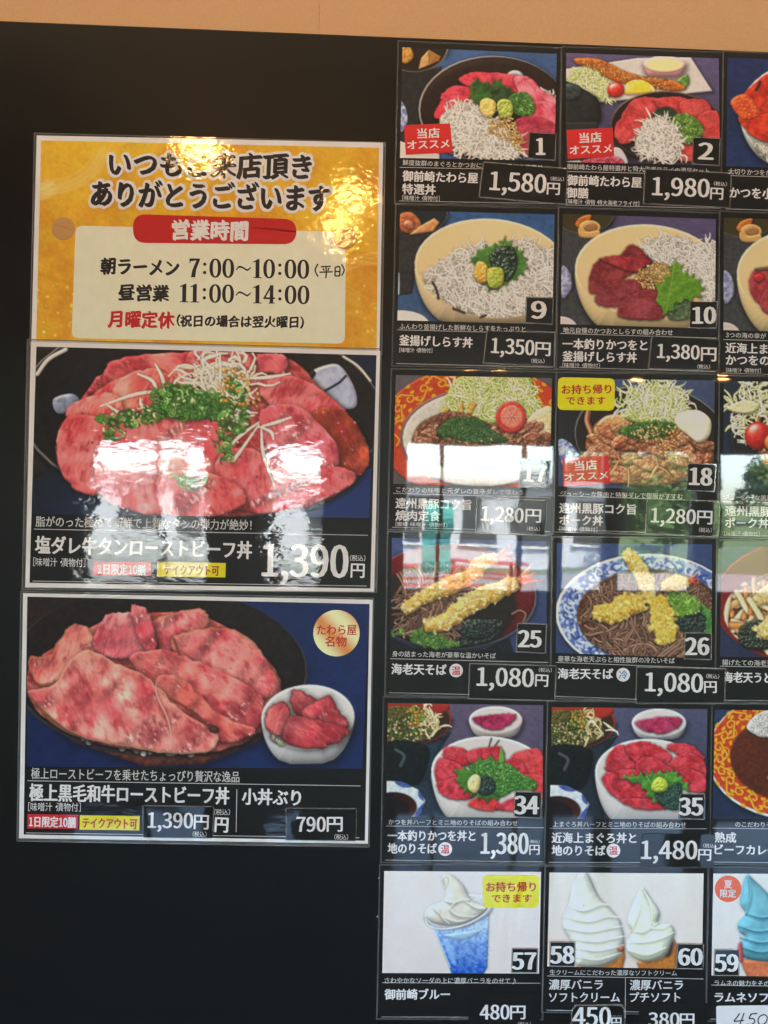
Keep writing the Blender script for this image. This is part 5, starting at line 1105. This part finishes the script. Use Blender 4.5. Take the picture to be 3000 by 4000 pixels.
card(2, 2, F_, [(1320, 135), (2500, 150), (2490, 1000), (1315, 980)], pic_19, 'menu card of a pork bowl with cabbage and a cherry tomato at the right edge', [
    ('ジューシーな黒豚', 1318, 1018, 1690, 1026, 42, 'n'), ('遠州黒豚', 1330, 1122, 1680, 1130, 78), ('ポーク丼', 1330, 1213, 1660, 1218, 76), (NOTE, 1325, 1294, 1590, 1298, 34, 's')])
card(0, 3, G_, [(168, 85), (1418, 112), (1420, 1015), (155, 985)], pic_25, 'menu card of two prawn tempura on hot buckwheat noodles in a red bowl', [
    ('身の詰まった海老が豪華な温かいそば', 170, 1022, 1008, 1040, 46, 'n'), ('海老天そば', 165, 1145, 608, 1152, 86)], badge=(687, 1158, 55, '温', 'r'))
card(1, 3, H_, [(48, 120), (1230, 130), (1225, 1000), (40, 955)], pic_26, 'menu card of prawn tempura on cold noodles in a blue and white patterned bowl', [
    ('豪華な海老天ぷらと相性抜群の冷たいそば', 57, 1000, 945, 1015, 44, 'n'), ('海老天そば', 55, 1113, 475, 1115, 80)], badge=(552, 1122, 52, '冷', 'b'))
card(2, 3, H_, [(1300, 145), (2480, 155), (2475, 1000), (1290, 985)], pic_27, 'menu card of thick white noodles and tempura in a red bowl at the right edge', [
    ('揚げたての海老天', 1305, 1028, 1690, 1035, 44, 'n'), ('海老天うど', 1315, 1140, 1690, 1145, 80)])
card(0, 4, I_, [(135, 95), (1393, 112), (1385, 1025), (122, 1010)], pic_34, 'menu card of a bonito half bowl with spring onions and a noodle soup', [
    ('かつを丼ハーフとミニ地のりそばの組み合わせ', 140, 1055, 1185, 1066, 44, 'n'), ('一本釣りかつを丼と', 135, 1165, 842, 1168, 84), ('地のりそば', 135, 1268, 528, 1270, 84), ('1,380', 890, 1228, 1268, 1230, 165, 'd'), ('円', 1280, 1278, 1360, 1278, 84, 'y'), ('（税込）', 1283, 1215, 1362, 1215, 28, 's')], badge=(598, 1275, 56, '温', 'r'))
card(1, 4, J, [(65, 115), (1210, 130), (1195, 940), (50, 935)], pic_35, 'menu card of a bright red tuna half bowl with a noodle soup', [
    ('上まぐろ丼ハーフとミニ地のりそばの組み合わせ', 72, 975, 1052, 982, 42, 'n'), ('近海上まぐろ丼と', 65, 1075, 685, 1078, 76), ('地のりそば', 65, 1168, 458, 1170, 76)], badge=(518, 1170, 51, '温', 'r'))
card(2, 4, J, [(1265, 135), (2410, 150), (2400, 950), (1250, 935)], pic_36, 'menu card of brown beef curry on an ornate orange plate', [
    ('のこだわりそ', 1415, 978, 1680, 982, 40, 'n'), ('熟成', 1265, 1073, 1420, 1076, 74), ('ビーフカレー', 1265, 1163, 1720, 1168, 74)])
card(0, 5, K_, [(105, 85), (1375, 92), (1358, 915), (90, 910)], pic_57, 'menu card of a clear cup of blue soda under vanilla soft cream', [
    ('さわやかなソーダの上に濃厚バニラをのせて♪', 110, 970, 1170, 975, 48, 'n'), ('御前崎ブルー', 110, 1082, 635, 1082, 84)])
card(1, 5, L_, [(48, 88), (1182, 95), (1170, 800), (32, 778)], pic_58, 'menu card of two white vanilla soft cream cones, large and small', [
    ('生クリームにこだわった濃厚なソフトクリーム', 50, 822, 985, 828, 40, 'n'), ('濃厚バニラ', 45, 912, 440, 912, 74, 'y'), ('ソフトクリーム', 45, 1005, 565, 1005, 74, 'y'), ('濃厚バニラ', 640, 915, 1030, 915, 74, 'y'), ('プチソフト', 640, 1005, 1010, 1005, 74, 'y')], split=((607, 862), (605, 1160)))
card(2, 5, L_, [(1253, 95), (2390, 100), (2380, 865), (1240, 845)], pic_59, 'menu card of a pale blue soft cream cone at the lower right corner', [
    ('ラムネの魅力をその', 1262, 900, 1665, 905, 42, 'n'), ('ラムネソフト', 1265, 1005, 1735, 1008, 74)])

numtag(A, [(1040, 768), (1242, 778), (1234, 980), (1028, 966)], '1', (1098, 876, 1152, 876, 120))
numtag(B, [(1112, 805), (1314, 812), (1308, 1018), (1105, 1005)], '2', (1158, 908, 1256, 912, 118))
numtag(C, [(1145, 785), (1374, 792), (1366, 1018), (1138, 1006)], '9', (1196, 895, 1306, 897, 138))
numtag(D, [(1058, 772), (1274, 775), (1264, 988), (1050, 985)], '10', (1082, 885, 1250, 885, 125))
numtag(E, [(1105, 765), (1354, 785), (1337, 1020), (1085, 1006)], '17', (1132, 892, 1308, 895, 125), 'rough_tag')
numtag(F_, [(1040, 756), (1264, 765), (1252, 982), (1028, 970)], '18', (1060, 860, 1222, 865, 130))
numtag(G_, [(1178, 770), (1422, 780), (1412, 1022), (1168, 1012)], '25', (1194, 900, 1370, 902, 132))
numtag(H_, [(1018, 795), (1230, 800), (1226, 1012), (1012, 1005)], '26', (1028, 905, 1200, 905, 128))
numtag(I_, [(1158, 803), (1382, 808), (1376, 1030), (1150, 1018)], '34', (1162, 917, 1350, 918, 142))
numtag(J, [(1005, 745), (1193, 750), (1188, 944), (995, 940)], '35', (1003, 845, 1170, 845, 125))
numtag(K_, [(1135, 703), (1353, 705), (1346, 912), (1130, 908)], '57', (1144, 809, 1328, 809, 132))
numtag(L_, [(48, 590), (241, 592), (238, 782), (44, 780)], '58', (56, 690, 222, 690, 122))
numtag(L_, [(984, 604), (1187, 608), (1181, 801), (976, 796)], '60', (1000, 705, 1166, 705, 120))
numtag(L_, [(1258, 647), (1449, 648), (1444, 849), (1252, 848)], '59', (1266, 750, 1430, 750, 122))

price(A, [(708, 980), (1325, 1032), (1312, 1298), (680, 1242)], '1,580', (765, 1120, 1162, 1145, 132), (1172, 1175, 1262, 1180, 90), (1197, 1108, 1292, 1112, 30), 'tuna and whitebait bowl card')
price(B, [(765, 1028), (1396, 1062), (1384, 1322), (755, 1290)], '1,980', (825, 1160, 1230, 1176, 130), (1240, 1210, 1330, 1215, 90), (1265, 1142, 1358, 1147, 30), 'fried prawn set card')
price(C, [(826, 1056), (1388, 1072), (1382, 1362), (798, 1330)], '1,350', (870, 1183, 1212, 1203, 120), (1225, 1206, 1345, 1212, 116), (1190, 1308, 1298, 1310, 36), 'whitebait bowl card')
price(D, [(765, 1033), (1292, 1060), (1282, 1312), (738, 1296)], '1,380', (812, 1155, 1130, 1168, 106), (1145, 1176, 1258, 1180, 110), (1115, 1275, 1212, 1277, 34), 'bonito and whitebait bowl card')
price(E, [(745, 1075), (1325, 1105), (1308, 1400), (735, 1375)], '1,280', (790, 1213, 1125, 1233, 114), (1145, 1228, 1268, 1233, 114), (1155, 1338, 1262, 1340, 34), 'grilled pork plate card', 'rough_tag')
price(F_, [(728, 1026), (1292, 1045), (1284, 1328), (712, 1305)], '1,280', (765, 1155, 1100, 1170, 108), (1115, 1168, 1228, 1172, 108), (1128, 1268, 1225, 1270, 34), 'pork and mayonnaise bowl card')
price(G_, [(790, 1095), (1505, 1115), (1490, 1408), (780, 1390)], '1,080', (858, 1205, 1312, 1217, 146), (1328, 1233, 1430, 1238, 102), (1355, 1152, 1460, 1155, 34), 'hot tempura noodle card')
price(H_, [(650, 1055), (1336, 1070), (1328, 1345), (645, 1345)], '1,080', (722, 1175, 1155, 1185, 140), (1168, 1212, 1260, 1212, 94), (1182, 1130, 1280, 1135, 32), 'cold tempura noodle card')
price(J, [(735, 1045), (1266, 1050), (1256, 1292), (715, 1287)], '1,480', (722, 1162, 1130, 1165, 132), (1142, 1197, 1235, 1200, 88), (1178, 1132, 1270, 1135, 30), 'tuna half bowl card', film=False)
price(K_, [(790, 1078), (1372, 1066), (1362, 1368), (785, 1368)], '480', (880, 1222, 1115, 1222, 115), (1125, 1222, 1245, 1222, 115), (1185, 1320, 1290, 1320, 32), 'blue soda card', film=False)
price(L_, [(235, 1055), (580, 1055), (604, 1086), (606, 1290), (205, 1290), (205, 1100)], '450', (220, 1145, 495, 1145, 136), (502, 1187, 575, 1187, 78), (500, 1140, 578, 1140, 5.5), 'vanilla soft cream card, left half', corner=.001)
price(L_, [(705, 1045), (1216, 1045), (1211, 1290), (700, 1290)], '380', (775, 1165, 1000, 1165, 97), (1006, 1165, 1110, 1165, 98), None, 'vanilla soft cream card, right half', film=False)
wt = tag(L_, [(1272, 1066), (1800, 1060), (1800, 1300), (1276, 1300)], 'price_tag', 'white price tag with handwritten 450 under the blue soft cream card', 'price tag', None, [], 'tag', ground=white['tag'], film=False, rr=.003)
ink = col('black_ink', (40, 38, 40), 'tag'); og = tuple(wt.location); dp = -og[1]+.0003
for s in ([(1445, 1120), (1425, 1150), (1405, 1178), (1440, 1176), (1478, 1172)], [(1478, 1118), (1462, 1160), (1445, 1205)], [(1575, 1122), (1545, 1124), (1522, 1128)], [(1530, 1128), (1515, 1158), (1545, 1160), (1556, 1182), (1530, 1205), (1500, 1200)], [(1628, 1128), (1592, 1145), (1580, 1180), (1600, 1205), (1635, 1190), (1648, 1150), (1630, 1130)]):
    stroke([L_(*p) for p in s], .0016, ink, wt, og, dp)
rec(A, [(143, 720), (475, 708), (495, 917), (157, 933)], (240, 782, 398, 776, 72), (168, 864, 468, 854, 66), 'tuna and whitebait bowl card')
rec(B, [(207, 755), (538, 740), (550, 945), (215, 963)], (300, 815, 456, 806, 72), (230, 902, 530, 888, 66), 'fried prawn set card')
rec(F_, [(90, 720), (438, 700), (455, 915), (97, 938)], (183, 782, 350, 770, 74), (105, 868, 437, 850, 66), 'pork and mayonnaise bowl card')
take(F_, [(57, 105), (490, 115), (485, 362), (52, 355)], (85, 200, 460, 196, 70), (120, 284, 415, 284, 64), 'pork and mayonnaise bowl card')
take(K_, [(900, 118), (1363, 118), (1359, 381), (905, 381)], (930, 212, 1330, 210, 76), (975, 304, 1295, 302, 68), 'blue soda card')
orange = col('orange_sticker_print', (216, 84, 28), 'tag')
tag(L_, [((1362+98*math.cos(-k*math.pi/14)), (207+98*math.sin(-k*math.pi/14))) for k in range(28)], 'sticker', 'round orange summer-only sticker on the blue soft cream card', 'sticker', None, [('夏', 1332, 172, 1390, 172, 60, 'y'), ('限定', 1302, 240, 1418, 240, 58, 'y')], 'tag', ground=orange, film=False, h=.0012)

# ---------------------------------------------------------------- the three posters on the left
P1 = Crop(0, 0, .9644); P2 = Crop(0, 1300, .9644); P3 = Crop(0, 2280, .9644)
def poster(cr, film, sheet, inner, label, base, wave, ground):
    f = cr.q(film); c = (sum(p[0] for p in f)/4, -base, sum(p[1] for p in f)/4)
    t = thing('poster', label, 'poster', c, 'large laminated posters left of the cards')
    plate('laminate_film', f, base, base+.0003, clear_film(wave), t, c, .004, .0001)
    plate('white_border', cr.q(sheet), base+.0003, base+.00045, white[wave], t, c)
    for a, b in zip(f, f[1:]+f[:1]): line(a, b, .0010, laminated('film_edge', (.16, .16, .16, 1), wave, None, .2), t, c, base+.0005, 'film_edge')
    if ground: plate('printed_sheet', cr.q(inner), base+.00045, base+.0005, ground, t, c)
    return t, c
t, og = poster(P1, [(140, 540), (1561, 578), (1546, 1440), (122, 1400)], [(150, 550), (1552, 579), (1537, 1436), (128, 1398)], [(168, 570), (1535, 600), (1525, 1420), (148, 1380)], 'yellow opening-hours sign with black brush lettering and a red heading', .0004, 'sign', None)
photo_print(pic_yellow(620, 4), P1.q([(168, 570), (1535, 600), (1525, 1420), (148, 1380)]), t, og, .00095, 'sign', None, 'gold_leaf_background')
bk = col('black_sign_print', (34, 30, 32), 'sign'); rd = col('red_sign_print', (176, 28, 30), 'sign'); cream = col('cream_sign_print', (226, 214, 188), 'sign')
plate('hours_panel', P1.q([(308, 915), (1402, 940), (1397, 1393), (291, 1370)]), .00095, .0010, cream, t, og, .009)
plate('heading_pill', P1.q([(540, 868), (1202, 889), (1200, 991), (540, 985)]), .00105, .0011, rd, t, og, .0165, 0, 8)
def brush(s, x0, y0, x1, y1, h, m, ow=None, dep=.00105):
    p0, p1, hh = P1(x0, y0), P1(x1, y1), h*.9644*PXM
    if ow:
        ring = [(ow*math.cos(a), ow*math.sin(a)) for a in np.linspace(0, 2*math.pi, 14, endpoint=False)]+[(.5*ow*math.cos(a), .5*ow*math.sin(a)) for a in np.linspace(0, 2*math.pi, 7, endpoint=False)]
        lettering(s, p0, p1, hh, white['sign'], t, og, dep, 0, 'k', ring, 'lettering_outline', slant=.09)
        dep += .0003
    lettering(s, p0, p1, hh, m, t, og, dep, 3, 'k', [(-.045, .036), (-.022, .020), (0, 0), (.022, -.020), (.045, -.034), (-.025, 0), (.025, 0)], 'lettering', slant=.09)
brush('いつもご来店頂き', 447, 664, 1260, 678, 100, bk, .145); brush('ありがとうございます', 374, 785, 1335, 806, 104, bk, .145)
brush('営業時間', 700, 931, 1004, 938, 78, white['sign'], dep=.0012)
brush('朝ラーメン', 410, 1078, 725, 1086, 66, bk); brush('昼営業', 482, 1184, 684, 1190, 64, bk); brush('月曜定休', 440, 1292, 706, 1298, 66, rd)
brush('（祝日の場合は翌火曜日）', 718, 1300, 1230, 1306, 46, bk)
# roman figures drawn as outlines: (outer, holes) in a 0..1 high cell
def ring(cx, cy, rx, ry, ex, n=26):
    return [(cx+rx*math.copysign(abs(math.cos(a))**ex, math.cos(a)), cy+ry*math.copysign(abs(math.sin(a))**ex, math.sin(a))) for a in np.linspace(0, 2*math.pi, n, endpoint=False)]
def roman(ch):
    if ch == '0': return .62, [('ring', ring(.31, .5, .30, .51, .9), ring(.31, .5, .125, .43, .85))]
    if ch == '1': return .50, [('p', [(.15, 0), (.15, .86), (.03, .82), (.03, .87), (.28, 1.01), (.35, 1.01), (.35, 0)]), ('p', [(.04, 0), (.04, .05), (.47, .05), (.47, 0)])]
    if ch == '7': return .58, [('p', [(.04, .84), (.04, 1), (.56, 1), (.56, .92)]), ('p', [(.04, .74), (.04, .90), (.09, .90), (.09, .74)]), ('p', [(.40, .92), (.57, .93), (.38, .4), (.34, 0), (.12, 0), (.18, .36)])]
    if ch == '4': return .62, [('p', [(.34, 0), (.34, 1), (.52, 1), (.52, 0)]), ('p', [(.02, .24), (.02, .34), (.60, .34), (.60, .24)]), ('p', [(.02, .30), (.38, 1), (.44, .94), (.12, .30)]), ('p', [(.28, 0), (.28, .05), (.58, .05), (.58, 0)])]
    if ch == ':': return .40, [('p', ring(.2, .26, .085, .09, 1, 12)), ('p', ring(.2, .70, .085, .09, 1, 12))]
    if ch == '~': return .86, [('w', [(.06, .42), (.2, .58), (.36, .56), (.5, .48), (.64, .42), (.8, .56)])]
    return .3, []
def figures(s, x0, y0, x1, y1, h):
    W_ = sum(roman(c)[0]+.03 for c in s); p0 = np.array(P1(x0, y0)); p1 = np.array(P1(x1, y1)); L = np.linalg.norm(p1-p0); u = (p1-p0)/L; n = np.array([-u[1], u[0]]); H = h*.9644*PXM; sx_ = L/W_; x = 0.; V = []; F = []; k = 0
    def M(p): q = p0+u*(x+p[0])*sx_+n*(p[1]-.5)*H; return q
    for c in s:
        wd, parts = roman(c)
        for pt in parts:
            k += 1; d = .0012+.00001*(k % 5); b = len(V)
            if pt[0] == 'p':
                V += [(M(p)[0], -d, M(p)[1]) for p in pt[1]]; F.append(tuple(range(b, b+len(pt[1]))))
            elif pt[0] == 'ring':
                N = len(pt[1]); V += [(M(p)[0], -d, M(p)[1]) for p in pt[1]]+[(M(p)[0], -d, M(p)[1]) for p in pt[2]]
                F += [(b+i, b+(i+1) % N, b+N+(i+1) % N, b+N+i) for i in range(N)]
            else:
                p = smooth(np.array(pt[1]), False, 5); N = len(p)
                V += [(M((a, c_+.05))[0], -d, M((a, c_+.05))[1]) for a, c_ in p]+[(M((a, c_-.05))[0], -d, M((a, c_-.05))[1]) for a, c_ in p]
                F += [(b+i, b+N+i, b+N+i+1, b+i+1) for i in range(N-1)]
        x += wd+.03
    mesh('lettering', V, F, bk, t, None, og)
figures('7:00~10:00', 765, 1086, 1256, 1092, 76); figures('11:00~14:00', 727, 1188, 1257, 1196, 74)
for s in ([(1288, 1070), (1277, 1095), (1288, 1122)], [(1300, 1082), (1340, 1080)], [(1308, 1088), (1314, 1098)], [(1334, 1086), (1328, 1098)], [(1294, 1104), (1348, 1102)], [(1321, 1082), (1322, 1104), (1320, 1128)], [(1358, 1084), (1357, 1120)], [(1358, 1084), (1376, 1083), (1376, 1120)], [(1358, 1101), (1375, 1101)], [(1358, 1119), (1376, 1119)], [(1384, 1072), (1394, 1095), (1384, 1118)]):
    stroke([P1(*p) for p in s], .0018, bk, t, og, .0012)
wood = col('wood_disc_print', (176, 134, 84), 'sign')
for x, y in ((258, 927), (1398, 963)):
    o = plate('wooden_disc', disc(P1, x, y, 47, 30), .001, .0016, wood, t, og, 0, .0003)
    for k in (0, 5): stroke([P1(x-36+k, y-14-k), P1(x, y-4-k), P1(x+40, y+10-k)], .0004, col('wood_grain_print', (150, 106, 60), 'sign'), t, og, .00165, 'grain_line')

t, og = poster(P2, [(113, 28), (1545, 66), (1526, 1050), (92, 1040)], [(128, 38), (1540, 75), (1515, 1052), (105, 1030)], [(150, 57), (1525, 92), (1500, 1035), (122, 1012)], 'poster of a pink beef tongue bowl with spring onions and radish strips', .0014, 'poster', black['poster'])
b_ = .0014
photo_print(pic_big1(860, 5), P2.q([(150, 57), (1525, 92), (1495, 750), (130, 735)]), t, og, b_+.00056, 'poster')
line(P2(140, 795), P2(1490, 820), .0008, softw['poster'], t, og, b_+.0006); line(P2(135, 1005), P2(1485, 1025), .0007, softw['poster'], t, og, b_+.0006)
rdp = col('red_print', (186, 34, 40), 'poster'); ylp = col('yellow_print', (222, 196, 20), 'poster'); brp = col('dark_red_print', (150, 44, 24), 'poster'); inkb = col('red_ink', (176, 36, 30), 'poster')
plate('limit_label', P2.q([(380, 925), (615, 928), (613, 985), (378, 982)]), b_+.0005, b_+.0006, rdp, t, og); plate('takeout_label', P2.q([(640, 928), (916, 932), (914, 990), (638, 987)]), b_+.0005, b_+.0006, ylp, t, og)
write(t, og, b_+.00066, P2, 'poster', [('脂がのった極めて新鮮で上質なタンの弾力が絶妙！', 148, 764, 1020, 779, 42, 'n'), ('塩ダレ牛タンローストビーフ丼', 147, 858, 1020, 880, 70), ('［味噌汁・漬物付］', 138, 927, 348, 931, 34, 's'), ('1日限定10膳', 400, 956, 592, 960, 42), ('テイクアウト可', 668, 959, 888, 963, 40, 'b', brp), ('1,390', 1066, 920, 1408, 926, 128, 'd'), ('円', 1422, 960, 1476, 962, 60, 'y'), ('（税込）', 1418, 912, 1480, 912, 24, 's')])

t, og = poster(P3, [(85, 30), (1513, 58), (1495, 1066), (70, 1042)], [(95, 38), (1510, 65), (1490, 1052), (78, 1030)], [(112, 52), (1497, 82), (1478, 1040), (97, 1015)], 'poster of roast beef slices in a dark bowl with a small white bowl', .0004, 'poster', black['poster'])
b_ = .0004
photo_print(pic_big2(860, 6), P3.q([(112, 52), (1497, 82), (1467, 748), (110, 740)]), t, og, b_+.00056, 'poster')
line(P3(112, 797), P3(1460, 818), .0008, softw['poster'], t, og, b_+.0006); line(P3(107, 1008), P3(1455, 1028), .0007, softw['poster'], t, og, b_+.0006); line(P3(960, 832), P3(957, 1005), .0008, softw['poster'], t, og, b_+.0006, 'divider_line')
plate('limit_label', P3.q([(113, 932), (318, 935), (316, 992), (112, 990)]), b_+.0005, b_+.0006, rdp, t, og); plate('takeout_label', P3.q([(325, 937), (567, 940), (565, 998), (323, 995)]), b_+.0005, b_+.0006, ylp, t, og)
gold, gt_, gb_ = nodes('gold_gradient_print'); MATS['gold'] = gold
tc = gt_.nodes.new('ShaderNodeTexCoord'); wv = gt_.nodes.new('ShaderNodeTexWave'); wv.wave_type = 'BANDS'; wv.bands_direction = 'DIAGONAL'; wv.inputs['Scale'].default_value = 11; wv.inputs['Distortion'].default_value = .6; wv.inputs['Phase Offset'].default_value = 1.2
gt_.links.new(tc.outputs['Object'], wv.inputs['Vector']); cr_ = gt_.nodes.new('ShaderNodeValToRGB'); cr_.color_ramp.elements[0].color = alb((196, 124, 50)); cr_.color_ramp.elements[1].color = alb((236, 208, 160)); gt_.links.new(wv.outputs['Fac'], cr_.inputs[0]); gt_.links.new(cr_.outputs[0], gb_.inputs['Base Color'])
gb_.inputs['Roughness'].default_value = .4; gb_.inputs['Coat Weight'].default_value = 1; gt_.links.new(wave_bump(gt_, WAVE['poster'], 3.3), gb_.inputs['Coat Normal'])
plate('speciality_badge', disc(P3, 1363, 200, 94, 40), b_+.0006, b_+.0007, gold, t, og)
write(t, og, b_+.00076, P3, 'poster', [('たわら屋', 1285, 186, 1444, 186, 42, 'y', inkb), ('名物', 1318, 233, 1404, 233, 42, 'y', inkb)])
write(t, og, b_+.00066, P3, 'poster', [('極上ローストビーフを乗せたちょっぴり贅沢な逸品', 128, 767, 970, 782, 44, 'n'), ('極上黒毛和牛ローストビーフ丼', 122, 844, 928, 858, 68), ('小丼ぶり', 982, 860, 1218, 866, 64), ('［味噌汁・漬物付］', 116, 902, 328, 904, 34, 's'), ('1日限定10膳', 120, 962, 308, 966, 42), ('テイクアウト可', 336, 967, 556, 972, 42, 'b', brp), ('円', 872, 972, 924, 975, 62, 'b'), ('（税込）', 868, 924, 932, 924, 24, 's')])
price(P3, [(578, 895), (868, 898), (865, 1030), (580, 1028)], '1,390', (602, 955, 782, 957, 60), (788, 960, 846, 962, 60), (782, 1012, 838, 1013, 22), 'roast beef poster, left half', border=6)
price(P3, [(1158, 905), (1446, 908), (1443, 1042), (1157, 1038)], '790', (1203, 972, 1318, 972, 58), (1325, 970, 1387, 970, 62), (1355, 1023, 1410, 1024, 22), 'roast beef poster, under the small bowl', border=6)
# small screws in the board between the posters and the cards
scr = plain('screw_head', (.5, .5, .5), .3, .5, .1, 50, metal=1)
for k, (x, y, l) in enumerate([(1480, 3430, 'upper of two tiny bright screws in the board left of the blue soda card'), (1474, 3580, 'lower of two tiny bright screws in the board left of the blue soda card')]):
    X, Z = P(x, y); bm = bmesh.new(); bmesh.ops.create_uvsphere(bm, u_segments=10, v_segments=6, radius=.0011); bmesh.ops.scale(bm, vec=(1, .5, 1), verts=bm.verts); me = bpy.data.meshes.new('screw'); bm.to_mesh(me); bm.free()
    o = link('screw', me, scr); o.location = (X, -.0002, Z); o['label'] = l; o['category'] = 'screw'; o['group'] = 'screws in the board'
